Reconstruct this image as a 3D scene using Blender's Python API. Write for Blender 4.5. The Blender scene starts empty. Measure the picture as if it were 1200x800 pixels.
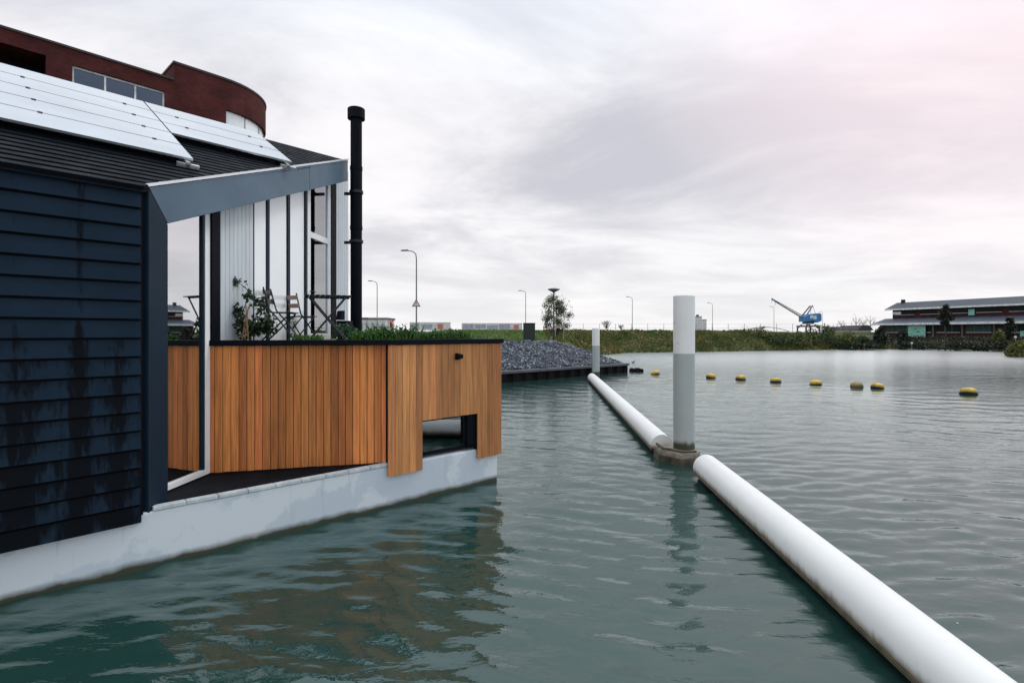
import bpy, math, random
import numpy as np
from mathutils import Vector
random.seed(7); rng = np.random.default_rng(7)
S = bpy.context.scene; COL = S.collection
R = math.radians
F, HC, YH = 620.0, 2.6, 390.0            # focal length in photo pixels, eye height, horizon row

def V(*a): return Vector(a)
def at(px, py, Y):                        # point seen at photo pixel (px, py) at depth Y
    return V((px-600)/F*Y, Y, HC+(YH-py)/F*Y)

# ------------------------------------------------------------------ mesh helper
ROOTLOC = {}
class M:
    def __init__(s): s.v = []; s.f = []; s.smooth = False
    def add(s, vs, fs):
        b = len(s.v); s.v += [tuple(v) for v in vs]; s.f += [tuple(i+b for i in f) for f in fs]; return s
    def quad(s, *p): return s.add(p, [tuple(range(len(p)))])
    def box(s, o, a, b, c):
        o, a, b, c = Vector(o), Vector(a), Vector(b), Vector(c)
        if a.cross(b).dot(c) < 0: a, b = b, a
        return s.add([o, o+a, o+a+b, o+b, o+c, o+a+c, o+a+b+c, o+b+c],
                     [(3,2,1,0),(4,5,6,7),(0,1,5,4),(1,2,6,5),(2,3,7,6),(3,0,4,7)])
    def cbox(s, c, x, y, z):
        return s.box((c[0]-x/2, c[1]-y/2, c[2]-z/2), (x,0,0), (0,y,0), (0,0,z))
    def prism(s, pts, off):
        pts = [Vector(p) for p in pts]; off = Vector(off); n = len(pts)
        nrm = sum(((pts[i]-pts[0]).cross(pts[(i+1)%n]-pts[0]) for i in range(1, n-1)), Vector())
        if nrm.dot(off) < 0: pts.reverse()
        return s.add(pts+[p+off for p in pts], [tuple(range(n-1,-1,-1)), tuple(range(n,2*n))]+
                     [(i,(i+1)%n,n+(i+1)%n,n+i) for i in range(n)])
    def tube(s, pts, rs, n=10, caps=True):
        pts = [Vector(p) for p in pts]
        if not hasattr(rs, '__len__'): rs = [rs]*len(pts)
        vs, fs = [], []; prev = None
        for i, p in enumerate(pts):
            d = (pts[min(i+1, len(pts)-1)]-pts[max(i-1, 0)]).normalized()
            ref = prev if prev is not None else (V(0,0,1) if abs(d.z) < .9 else V(1,0,0))
            u = (ref-d*ref.dot(d)).normalized(); w = d.cross(u); prev = u
            for k in range(n):
                a = 2*math.pi*k/n; vs.append(p+(u*math.cos(a)+w*math.sin(a))*rs[i])
        for i in range(len(pts)-1):
            for k in range(n):
                fs.append((i*n+k, i*n+(k+1)%n, (i+1)*n+(k+1)%n, (i+1)*n+k))
        if caps: fs += [tuple(range(n-1,-1,-1)), tuple(range((len(pts)-1)*n, len(pts)*n))]
        s.smooth = True
        return s.add(vs, fs)
    def lathe(s, c, prof, n=20):          # prof: (radius, z) from the bottom up
        c = Vector(c); return s.tube([c+V(0,0,z) for r, z in prof], [r for r, z in prof], n)
    def leaves(s, c, rad, n, size, shell=.5, squash=1.0):   # small rhombus leaves through a crown's volume
        c = np.array(c); rad = np.array(rad)
        d = rng.normal(size=(n,3)); d /= np.linalg.norm(d, axis=1)[:,None]
        r = rng.uniform(shell, 1, n)**.6
        p = c+d*r[:,None]*rad
        a = rng.normal(size=(n,3)); a /= np.linalg.norm(a, axis=1)[:,None]
        b = rng.normal(size=(n,3)); b -= (b*a).sum(1)[:,None]*a; b /= np.linalg.norm(b, axis=1)[:,None]
        sz = size*rng.uniform(.6, 1.3, n)[:,None]
        q = np.stack([p-a*sz, p+b*sz*.55*squash, p+a*sz, p-b*sz*.55*squash], 1).reshape(-1,3)
        base = len(s.v); s.v += [tuple(x) for x in q.tolist()]
        s.f += [(base+4*i, base+4*i+1, base+4*i+2, base+4*i+3) for i in range(n)]
        return s
    def blade(s, p, h, w, lean, ang):
        p = Vector(p); dx = V(math.cos(ang), math.sin(ang), 0); t = V(-dx.y, dx.x, 0)*w
        m = p+dx*lean*h*.35+V(0,0,h*.6); e = p+dx*lean*h+V(0,0,h)
        return s.add([p-t, p+t, m+t*.8, e, m-t*.8], [(0,1,2,3,4)])
    def build(s, name, mat, parent=None, loc=None, bevel=0):
        me = bpy.data.meshes.new(name)
        if parent is not None:
            L = ROOTLOC[parent.name]
        else:
            if loc is None:
                xs = np.array(s.v); loc = ((xs[:,0].min()+xs[:,0].max())/2, (xs[:,1].min()+xs[:,1].max())/2, xs[:,2].min())
            L = Vector(loc)
        me.from_pydata([(x-L.x, y-L.y, z-L.z) for x, y, z in s.v], [], s.f)
        me.materials.append(mat); me.update()
        o = bpy.data.objects.new(name, me); COL.objects.link(o)
        if s.smooth:
            me.polygons.foreach_set('use_smooth', [True]*len(me.polygons)); me.set_sharp_from_angle(angle=R(38))
        if parent is not None: o.parent = parent
        else: o.location = L
        ROOTLOC[o.name] = L
        if bevel:
            m = o.modifiers.new('bevel', 'BEVEL'); m.width = bevel; m.segments = 2; m.limit_method = 'ANGLE'; m.harden_normals = False
        return o

def tag(o, label=None, cat=None, group=None, kind=None):
    if label: o['label'] = label
    if cat: o['category'] = cat
    if group: o['group'] = group
    if kind: o['kind'] = kind
    return o
def thing(name, loc, label, cat, group=None):
    o = bpy.data.objects.new(name, None); COL.objects.link(o); o.location = loc; o.empty_display_size = .2
    ROOTLOC[o.name] = Vector(loc)
    return tag(o, label, cat, group)
def copy_tree(o, parent=None):
    c = o.copy(); COL.objects.link(c)
    if parent is not None: c.parent = parent
    for ch in list(o.children): copy_tree(ch, c)
    return c

# ------------------------------------------------------------------ materials
def nodes(name):
    m = bpy.data.materials.new(name); m.use_nodes = True
    nt = m.node_tree; b = nt.nodes['Principled BSDF']; return m, nt, b
def N(nt, typ, **kw):
    n = nt.nodes.new(typ)
    for k, v in kw.items():
        if k in n.inputs.keys() if hasattr(n.inputs, 'keys') else False: n.inputs[k].default_value = v
        else: setattr(n, k, v)
    return n
def rgb(c): return (c[0], c[1], c[2], 1)
def mat(name, col, rough=.6, metal=0, var=.18, vscale=2.5, col2=None, bump=0, bscale=30, island=0, stretch=(1,1,1), spec=.5, rvar=0):
    m, nt, b = nodes(name); L = nt.links
    tc = N(nt, 'ShaderNodeTexCoord'); mp = N(nt, 'ShaderNodeMapping'); mp.inputs['Scale'].default_value = stretch
    L.new(tc.outputs['Object'], mp.inputs['Vector'])
    no = N(nt, 'ShaderNodeTexNoise'); no.inputs['Scale'].default_value = vscale; no.inputs['Detail'].default_value = 6; no.inputs['Roughness'].default_value = .62
    L.new(mp.outputs[0], no.inputs['Vector'])
    rp = N(nt, 'ShaderNodeMapRange'); rp.inputs['From Min'].default_value = .3; rp.inputs['From Max'].default_value = .7
    L.new(no.outputs['Fac'], rp.inputs['Value'])
    mx = N(nt, 'ShaderNodeMix', data_type='RGBA')
    c2 = col2 if col2 else tuple(c*(1-2*var) for c in col)
    c1 = col if col2 else tuple(min(1, c*(1+var)) for c in col)
    mx.inputs[6].default_value = rgb(c1); mx.inputs[7].default_value = rgb(c2)
    L.new(rp.outputs[0], mx.inputs[0])
    out = mx.outputs[2]
    if island:
        g = N(nt, 'ShaderNodeNewGeometry'); hs = N(nt, 'ShaderNodeHueSaturation')
        mr = N(nt, 'ShaderNodeMapRange'); mr.inputs['To Min'].default_value = 1-island; mr.inputs['To Max'].default_value = 1+island
        L.new(g.outputs['Random Per Island'], mr.inputs['Value']); L.new(mr.outputs[0], hs.inputs['Value'])
        mh = N(nt, 'ShaderNodeMapRange'); mh.inputs['To Min'].default_value = .5-island*.018; mh.inputs['To Max'].default_value = .5+island*.018
        wn = N(nt, 'ShaderNodeTexWhiteNoise', noise_dimensions='1D'); L.new(g.outputs['Random Per Island'], wn.inputs['W'])
        L.new(wn.outputs['Value'], mh.inputs['Value']); L.new(mh.outputs[0], hs.inputs['Hue'])
        L.new(out, hs.inputs['Color']); out = hs.outputs['Color']
    L.new(out, b.inputs['Base Color'])
    b.inputs['Roughness'].default_value = rough; b.inputs['Metallic'].default_value = metal; b.inputs['Specular IOR Level'].default_value = spec
    if rvar:
        m2 = N(nt, 'ShaderNodeMapRange'); m2.inputs['To Min'].default_value = max(.02, rough-rvar); m2.inputs['To Max'].default_value = rough+rvar
        L.new(rp.outputs[0], m2.inputs['Value']); L.new(m2.outputs[0], b.inputs['Roughness'])
    if bump:
        n2 = N(nt, 'ShaderNodeTexNoise'); n2.inputs['Scale'].default_value = bscale; n2.inputs['Detail'].default_value = 5
        L.new(mp.outputs[0], n2.inputs['Vector'])
        bp = N(nt, 'ShaderNodeBump'); bp.inputs['Strength'].default_value = bump; bp.inputs['Distance'].default_value = .02
        L.new(n2.outputs['Fac'], bp.inputs['Height']); L.new(bp.outputs[0], b.inputs['Normal'])
    return m
def mat_leaf(name, cols, rough=.55):
    """foliage: every leaf takes one of several tones, patches drift over the plant"""
    m, nt, b = nodes(name); L = nt.links
    g = N(nt, 'ShaderNodeNewGeometry'); no = N(nt, 'ShaderNodeTexNoise'); no.inputs['Scale'].default_value = .35; no.inputs['Detail'].default_value = 5
    L.new(g.outputs['Position'], no.inputs['Vector'])
    ad = N(nt, 'ShaderNodeMath', operation='MULTIPLY_ADD'); ad.inputs[1].default_value = .45
    L.new(g.outputs['Random Per Island'], ad.inputs[0])
    mr = N(nt, 'ShaderNodeMapRange'); mr.inputs['From Min'].default_value = .3; mr.inputs['From Max'].default_value = .7; mr.inputs['To Max'].default_value = .55
    L.new(no.outputs['Fac'], mr.inputs['Value']); L.new(mr.outputs[0], ad.inputs[2])
    cr = N(nt, 'ShaderNodeValToRGB'); e = cr.color_ramp.elements
    while len(e) < len(cols): e.new(.5)
    for i, c in enumerate(cols): e[i].position = i/(len(cols)-1); e[i].color = rgb(c)
    L.new(ad.outputs[0], cr.inputs['Fac']); L.new(cr.outputs[0], b.inputs['Base Color'])
    b.inputs['Roughness'].default_value = rough
    tr = N(nt, 'ShaderNodeBsdfTranslucent'); L.new(cr.outputs[0], tr.inputs['Color'])
    ms = N(nt, 'ShaderNodeMixShader'); ms.inputs[0].default_value = .25
    out = nt.nodes['Material Output']; L.new(b.outputs[0], ms.inputs[1]); L.new(tr.outputs[0], ms.inputs[2]); L.new(ms.outputs[0], out.inputs['Surface'])
    return m
def mat_glass(name, tint, refl, gloss=(.95,.98,1)):
    m, nt, b = nodes(name); L = nt.links
    gl = N(nt, 'ShaderNodeBsdfGlossy'); gl.inputs['Roughness'].default_value = .015; gl.inputs['Color'].default_value = rgb(gloss)
    tr = N(nt, 'ShaderNodeBsdfTransparent'); tr.inputs['Color'].default_value = rgb(tint)
    fr = N(nt, 'ShaderNodeFresnel'); fr.inputs['IOR'].default_value = 1.5
    mr = N(nt, 'ShaderNodeMapRange'); mr.inputs['To Min'].default_value = refl; L.new(fr.outputs[0], mr.inputs['Value'])
    ms = N(nt, 'ShaderNodeMixShader'); L.new(mr.outputs[0], ms.inputs[0]); L.new(tr.outputs[0], ms.inputs[1]); L.new(gl.outputs[0], ms.inputs[2])
    L.new(ms.outputs[0], nt.nodes['Material Output'].inputs['Surface'])
    return m
def mat_stone():
    m, nt, b = nodes('gravel_stone'); L = nt.links
    g = N(nt, 'ShaderNodeNewGeometry'); cr = N(nt, 'ShaderNodeValToRGB'); e = cr.color_ramp.elements
    while len(e) < 5: e.new(.5)
    for e_, (p_, c_) in zip(e, ((0,(.012,.016,.024)),(.45,(.040,.048,.064)),(.72,(.10,.115,.145)),(.92,(.20,.225,.27)),(1,(.38,.41,.46)))): e_.position = p_; e_.color = rgb(c_)
    L.new(g.outputs['Random Per Island'], cr.inputs['Fac']); L.new(cr.outputs[0], b.inputs['Base Color']); b.inputs['Roughness'].default_value = .8
    return m
def mat_siding():
    """charcoal blue boards, rain-soaked black runs of irregular height towards the foot of the wall"""
    m, nt, b = nodes('painted_board'); L = nt.links
    g = N(nt, 'ShaderNodeNewGeometry'); mp = N(nt, 'ShaderNodeMapping'); mp.inputs['Scale'].default_value = (3.2,3.2,.03)
    L.new(g.outputs['Position'], mp.inputs['Vector'])
    n1 = N(nt, 'ShaderNodeTexNoise'); n1.inputs['Scale'].default_value = 1.4; n1.inputs['Detail'].default_value = 3
    L.new(mp.outputs[0], n1.inputs['Vector'])
    mp2 = N(nt, 'ShaderNodeMapping'); mp2.inputs['Scale'].default_value = (9,9,1.1); L.new(g.outputs['Position'], mp2.inputs['Vector'])
    n2 = N(nt, 'ShaderNodeTexNoise'); n2.inputs['Scale'].default_value = 2.2; n2.inputs['Detail'].default_value = 5; n2.inputs['Roughness'].default_value = .7
    L.new(mp2.outputs[0], n2.inputs['Vector'])
    sx = N(nt, 'ShaderNodeSeparateXYZ'); L.new(g.outputs['Position'], sx.inputs[0])
    zz = N(nt, 'ShaderNodeValToRGB'); ez = zz.color_ramp.elements
    zn = N(nt, 'ShaderNodeMapRange'); zn.inputs['From Min'].default_value = .5; zn.inputs['From Max'].default_value = 3.0; L.new(sx.outputs['Z'], zn.inputs['Value'])
    while len(ez) < 4: ez.new(.5)
    for e_, (p_, v_) in zip(ez, ((0,.42),(.45,.28),(.78,.20),(.88,-.12))): e_.position = p_; e_.color = (v_,v_,v_,1)
    L.new(zn.outputs[0], zz.inputs['Fac'])
    bi = N(nt, 'ShaderNodeMath', operation='MULTIPLY_ADD'); bi.inputs[1].default_value = 18/3.64; bi.inputs[2].default_value = -.5*18/3.64-.15; L.new(sx.outputs['Z'], bi.inputs[0])
    fl = N(nt, 'ShaderNodeMath', operation='FLOOR'); L.new(bi.outputs[0], fl.inputs[0])
    fc = N(nt, 'ShaderNodeMath', operation='FRACT'); L.new(bi.outputs[0], fc.inputs[0])
    wn = N(nt, 'ShaderNodeTexWhiteNoise', noise_dimensions='1D'); L.new(fl.outputs[0], wn.inputs['W'])
    zb1 = N(nt, 'ShaderNodeMath', operation='MULTIPLY_ADD'); zb1.inputs[1].default_value = .16; L.new(wn.outputs['Value'], zb1.inputs[0]); L.new(zz.outputs[0], zb1.inputs[2])
    zb2 = N(nt, 'ShaderNodeMath', operation='MULTIPLY_ADD'); zb2.inputs[1].default_value = .20; L.new(fc.outputs[0], zb2.inputs[0]); L.new(zb1.outputs[0], zb2.inputs[2])
    a1 = N(nt, 'ShaderNodeMath', operation='MULTIPLY_ADD'); a1.inputs[1].default_value = 1.5; L.new(n1.outputs['Fac'], a1.inputs[0]); L.new(zb2.outputs[0], a1.inputs[2])
    a2 = N(nt, 'ShaderNodeMath', operation='MULTIPLY_ADD'); a2.inputs[1].default_value = .75; L.new(n2.outputs['Fac'], a2.inputs[0]); L.new(a1.outputs[0], a2.inputs[2])
    th = N(nt, 'ShaderNodeMapRange'); th.inputs['From Min'].default_value = 1.44; th.inputs['From Max'].default_value = 1.60; L.new(a2.outputs[0], th.inputs['Value'])
    n3 = N(nt, 'ShaderNodeTexNoise'); n3.inputs['Scale'].default_value = 3.0; n3.inputs['Detail'].default_value = 8; L.new(g.outputs['Position'], n3.inputs['Vector'])
    cr = N(nt, 'ShaderNodeMix', data_type='RGBA'); cr.inputs[6].default_value = (.0048,.0135,.026,1); cr.inputs[7].default_value = (.0115,.026,.046,1); L.new(n3.outputs['Fac'], cr.inputs[0])
    mx = N(nt, 'ShaderNodeMix', data_type='RGBA'); mx.inputs[7].default_value = (.0015,.0030,.0060,1)
    L.new(th.outputs[0], mx.inputs[0]); L.new(cr.outputs[2], mx.inputs[6]); L.new(mx.outputs[2], b.inputs['Base Color'])
    ro = N(nt, 'ShaderNodeMapRange'); ro.inputs['To Min'].default_value = .5; ro.inputs['To Max'].default_value = .42; L.new(th.outputs[0], ro.inputs['Value']); L.new(ro.outputs[0], b.inputs['Roughness'])
    b.inputs['Specular IOR Level'].default_value = .07
    bp = N(nt, 'ShaderNodeBump'); bp.inputs['Strength'].default_value = .15; bp.inputs['Distance'].default_value = .01; L.new(n2.outputs['Fac'], bp.inputs['Height']); L.new(bp.outputs[0], b.inputs['Normal'])
    return m
def mat_plank(name, col, isl):
    m = mat(name, col, rough=.62, var=.20, vscale=1.8, stretch=(14,14,.7), bump=.12, bscale=8, island=isl, spec=.25)
    return m
def mat_brick(name, c1, c2, mortar, scale):
    m, nt, b = nodes(name); L = nt.links
    tc = N(nt, 'ShaderNodeTexCoord'); sx = N(nt, 'ShaderNodeSeparateXYZ'); L.new(tc.outputs['Object'], sx.inputs[0])
    ad = N(nt, 'ShaderNodeMath', operation='ADD'); L.new(sx.outputs['X'], ad.inputs[0]); L.new(sx.outputs['Y'], ad.inputs[1])
    cx = N(nt, 'ShaderNodeCombineXYZ'); L.new(ad.outputs[0], cx.inputs['X']); L.new(sx.outputs['Z'], cx.inputs['Y'])
    br = N(nt, 'ShaderNodeTexBrick'); br.inputs['Scale'].default_value = scale; br.inputs['Color1'].default_value = rgb(c1); br.inputs['Color2'].default_value = rgb(c2); br.inputs['Mortar'].default_value = rgb(mortar)
    br.inputs['Mortar Size'].default_value = .012; br.inputs['Brick Width'].default_value = .28; br.inputs['Row Height'].default_value = .09
    L.new(cx.outputs[0], br.inputs['Vector'])
    no = N(nt, 'ShaderNodeTexNoise'); no.inputs['Scale'].default_value = .9; no.inputs['Detail'].default_value = 7; L.new(tc.outputs['Object'], no.inputs['Vector'])
    mr = N(nt, 'ShaderNodeMapRange'); mr.inputs['From Min'].default_value = .3; mr.inputs['From Max'].default_value = .7; mr.inputs['To Min'].default_value = .65; mr.inputs['To Max'].default_value = 1.3; L.new(no.outputs['Fac'], mr.inputs['Value'])
    hs = N(nt, 'ShaderNodeHueSaturation'); L.new(br.outputs['Color'], hs.inputs['Color']); L.new(mr.outputs[0], hs.inputs['Value'])
    L.new(hs.outputs[0], b.inputs['Base Color']); b.inputs['Roughness'].default_value = .85; b.inputs['Specular IOR Level'].default_value = .15
    return m
def mat_hull():
    """pale painted concrete with bare patches and a slimy band at the waterline"""
    m, nt, b = nodes('hull_concrete'); L = nt.links
    g = N(nt, 'ShaderNodeNewGeometry')
    n1 = N(nt, 'ShaderNodeTexNoise'); n1.inputs['Scale'].default_value = 1.3; n1.inputs['Detail'].default_value = 9; n1.inputs['Roughness'].default_value = .6; L.new(g.outputs['Position'], n1.inputs['Vector'])
    th = N(nt, 'ShaderNodeMapRange'); th.inputs['From Min'].default_value = .50; th.inputs['From Max'].default_value = .535; L.new(n1.outputs['Fac'], th.inputs['Value'])
    mx = N(nt, 'ShaderNodeMix', data_type='RGBA'); mx.inputs[6].default_value = (.50,.575,.64,1); mx.inputs[7].default_value = (.60,.66,.71,1); L.new(th.outputs[0], mx.inputs[0])
    mpv = N(nt, 'ShaderNodeMapping'); mpv.inputs['Scale'].default_value = (5,5,.5); L.new(g.outputs['Position'], mpv.inputs['Vector'])
    n4 = N(nt, 'ShaderNodeTexNoise'); n4.inputs['Scale'].default_value = 1.6; n4.inputs['Detail'].default_value = 6; L.new(mpv.outputs[0], n4.inputs['Vector'])
    t4 = N(nt, 'ShaderNodeMapRange'); t4.inputs['From Min'].default_value = .62; t4.inputs['From Max'].default_value = .78; t4.inputs['To Max'].default_value = .55; L.new(n4.outputs['Fac'], t4.inputs['Value'])
    m4 = N(nt, 'ShaderNodeMix', data_type='RGBA'); m4.inputs[7].default_value = (.30,.34,.36,1); L.new(t4.outputs[0], m4.inputs[0]); L.new(mx.outputs[2], m4.inputs[6])
    sx = N(nt, 'ShaderNodeSeparateXYZ'); L.new(g.outputs['Position'], sx.inputs[0])
    n2 = N(nt, 'ShaderNodeTexNoise'); n2.inputs['Scale'].default_value = 4; n2.inputs['Detail'].default_value = 8; L.new(g.outputs['Position'], n2.inputs['Vector'])
    a = N(nt, 'ShaderNodeMath', operation='MULTIPLY_ADD'); a.inputs[1].default_value = -.09; L.new(n2.outputs['Fac'], a.inputs[0]); L.new(sx.outputs['Z'], a.inputs[2])
    w = N(nt, 'ShaderNodeMapRange'); w.inputs['From Min'].default_value = -.01; w.inputs['From Max'].default_value = .07; w.inputs['To Min'].default_value = 1; w.inputs['To Max'].default_value = 0; L.new(a.outputs[0], w.inputs['Value'])
    m2 = N(nt, 'ShaderNodeMix', data_type='RGBA'); m2.inputs[7].default_value = (.035,.038,.02,1); L.new(w.outputs[0], m2.inputs[0]); L.new(m4.outputs[2], m2.inputs[6])
    L.new(m2.outputs[2], b.inputs['Base Color']); b.inputs['Roughness'].default_value = .6
    bp = N(nt, 'ShaderNodeBump'); bp.inputs['Strength'].default_value = .1; bp.inputs['Distance'].default_value = .01; L.new(n2.outputs['Fac'], bp.inputs['Height']); L.new(bp.outputs[0], b.inputs['Normal'])
    return m
def mat_tide(name, col, grime, z0, z1, rough=.42, var=.05, amp=.12, streak=0):
    '''paint that is dirty towards the waterline, in an uneven edge with runs'''
    m, nt, b = nodes(name); L = nt.links
    g = N(nt, 'ShaderNodeNewGeometry'); sx = N(nt, 'ShaderNodeSeparateXYZ'); L.new(g.outputs['Position'], sx.inputs[0])
    n0 = N(nt, 'ShaderNodeTexNoise'); n0.inputs['Scale'].default_value = 1.4; n0.inputs['Detail'].default_value = 8; n0.inputs['Roughness'].default_value = .65; L.new(g.outputs['Position'], n0.inputs['Vector'])
    mx = N(nt, 'ShaderNodeMix', data_type='RGBA'); mx.inputs[6].default_value = rgb(tuple(c*(1-2.2*var) for c in col)); mx.inputs[7].default_value = rgb(tuple(c*(1+var) for c in col)); L.new(n0.outputs['Fac'], mx.inputs[0])
    mp = N(nt, 'ShaderNodeMapping'); mp.inputs['Scale'].default_value = (7,7,.8); L.new(g.outputs['Position'], mp.inputs['Vector'])
    n1 = N(nt, 'ShaderNodeTexNoise'); n1.inputs['Scale'].default_value = 1.6; n1.inputs['Detail'].default_value = 7; L.new(mp.outputs[0], n1.inputs['Vector'])
    a = N(nt, 'ShaderNodeMath', operation='MULTIPLY_ADD'); a.inputs[1].default_value = -amp*2; L.new(n1.outputs['Fac'], a.inputs[0]); L.new(sx.outputs['Z'], a.inputs[2])
    a2 = N(nt, 'ShaderNodeMath', operation='ADD'); a2.inputs[1].default_value = amp; L.new(a.outputs[0], a2.inputs[0])
    w = N(nt, 'ShaderNodeMapRange'); w.interpolation_type = 'SMOOTHSTEP'; w.inputs['From Min'].default_value = z0; w.inputs['From Max'].default_value = z1; w.inputs['To Min'].default_value = 1; w.inputs['To Max'].default_value = 0; L.new(a2.outputs[0], w.inputs['Value'])
    m2 = N(nt, 'ShaderNodeMix', data_type='RGBA'); m2.inputs[7].default_value = rgb(grime); L.new(w.outputs[0], m2.inputs[0]); L.new(mx.outputs[2], m2.inputs[6])
    n3 = N(nt, 'ShaderNodeTexNoise'); n3.inputs['Scale'].default_value = 5; n3.inputs['Detail'].default_value = 4; L.new(g.outputs['Position'], n3.inputs['Vector'])
    sp_ = N(nt, 'ShaderNodeMapRange'); sp_.inputs['From Min'].default_value = .66; sp_.inputs['From Max'].default_value = .74; sp_.inputs['To Max'].default_value = streak; L.new(n3.outputs['Fac'], sp_.inputs['Value'])
    m3 = N(nt, 'ShaderNodeMix', data_type='RGBA'); m3.inputs[7].default_value = rgb(tuple(c*.62 for c in col)); L.new(sp_.outputs[0], m3.inputs[0]); L.new(m2.outputs[2], m3.inputs[6])
    L.new(m3.outputs[2], b.inputs['Base Color']); b.inputs['Roughness'].default_value = rough; b.inputs['Specular IOR Level'].default_value = .35
    return m
def mat_water():
    m, nt, b = nodes('harbour_water'); L = nt.links
    g = N(nt, 'ShaderNodeNewGeometry')
    def noise(scale, st, det, rot=0, dist=0):
        mp = N(nt, 'ShaderNodeMapping'); mp.inputs['Scale'].default_value = st; mp.inputs['Rotation'].default_value = (0,0,rot); L.new(g.outputs['Position'], mp.inputs['Vector'])
        n = N(nt, 'ShaderNodeTexNoise'); n.inputs['Scale'].default_value = scale; n.inputs['Detail'].default_value = det; n.inputs['Distortion'].default_value = dist; L.new(mp.outputs[0], n.inputs['Vector']); return n
    n1 = noise(4.6, (.55,1.15,1), 4, R(-14), .3)
    pa = noise(.16, (1,1,1), 2)
    pm = N(nt, 'ShaderNodeMapRange'); pm.inputs['From Min'].default_value = .3; pm.inputs['From Max'].default_value = .7; pm.inputs['To Min'].default_value = .45; pm.inputs['To Max'].default_value = 1.1; L.new(pa.outputs['Fac'], pm.inputs['Value'])
    n2 = noise(11, (.5,1.1,1), 3, R(10), .2)
    n1s = N(nt, 'ShaderNodeMath', operation='MULTIPLY_ADD'); n1s.inputs[1].default_value = .34; L.new(n2.outputs['Fac'], n1s.inputs[0]); L.new(n1.outputs['Fac'], n1s.inputs[2])
    mu = N(nt, 'ShaderNodeMath', operation='MULTIPLY'); L.new(n1s.outputs[0], mu.inputs[0]); L.new(pm.outputs[0], mu.inputs[1])
    bp = N(nt, 'ShaderNodeBump'); bp.inputs['Strength'].default_value = 1; bp.inputs['Distance'].default_value = .017
    L.new(mu.outputs[0], bp.inputs['Height']); L.new(bp.outputs[0], b.inputs['Normal'])
    df = N(nt, 'ShaderNodeBsdfDiffuse'); df.inputs['Color'].default_value = (.013,.044,.038,1)
    gl = N(nt, 'ShaderNodeBsdfGlossy'); gl.inputs['Color'].default_value = (.95,1,1,1); gl.inputs['Roughness'].default_value = .05
    fr = N(nt, 'ShaderNodeFresnel'); fr.inputs['IOR'].default_value = 1.70
    L.new(bp.outputs[0], gl.inputs['Normal']); L.new(bp.outputs[0], fr.inputs['Normal'])
    sx = N(nt, 'ShaderNodeSeparateXYZ'); L.new(g.outputs['Position'], sx.inputs[0])
    ro = N(nt, 'ShaderNodeMapRange'); ro.interpolation_type = 'SMOOTHSTEP'; ro.inputs['From Min'].default_value = 12; ro.inputs['From Max'].default_value = 60; ro.inputs['To Min'].default_value = .018; ro.inputs['To Max'].default_value = .26   # wind-ruffled open basin
    L.new(sx.outputs['Y'], ro.inputs['Value']); L.new(ro.outputs[0], gl.inputs['Roughness'])
    ms = N(nt, 'ShaderNodeMixShader'); L.new(fr.outputs[0], ms.inputs[0]); L.new(df.outputs[0], ms.inputs[1]); L.new(gl.outputs[0], ms.inputs[2])
    L.new(ms.outputs[0], nt.nodes['Material Output'].inputs['Surface'])
    return m

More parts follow.
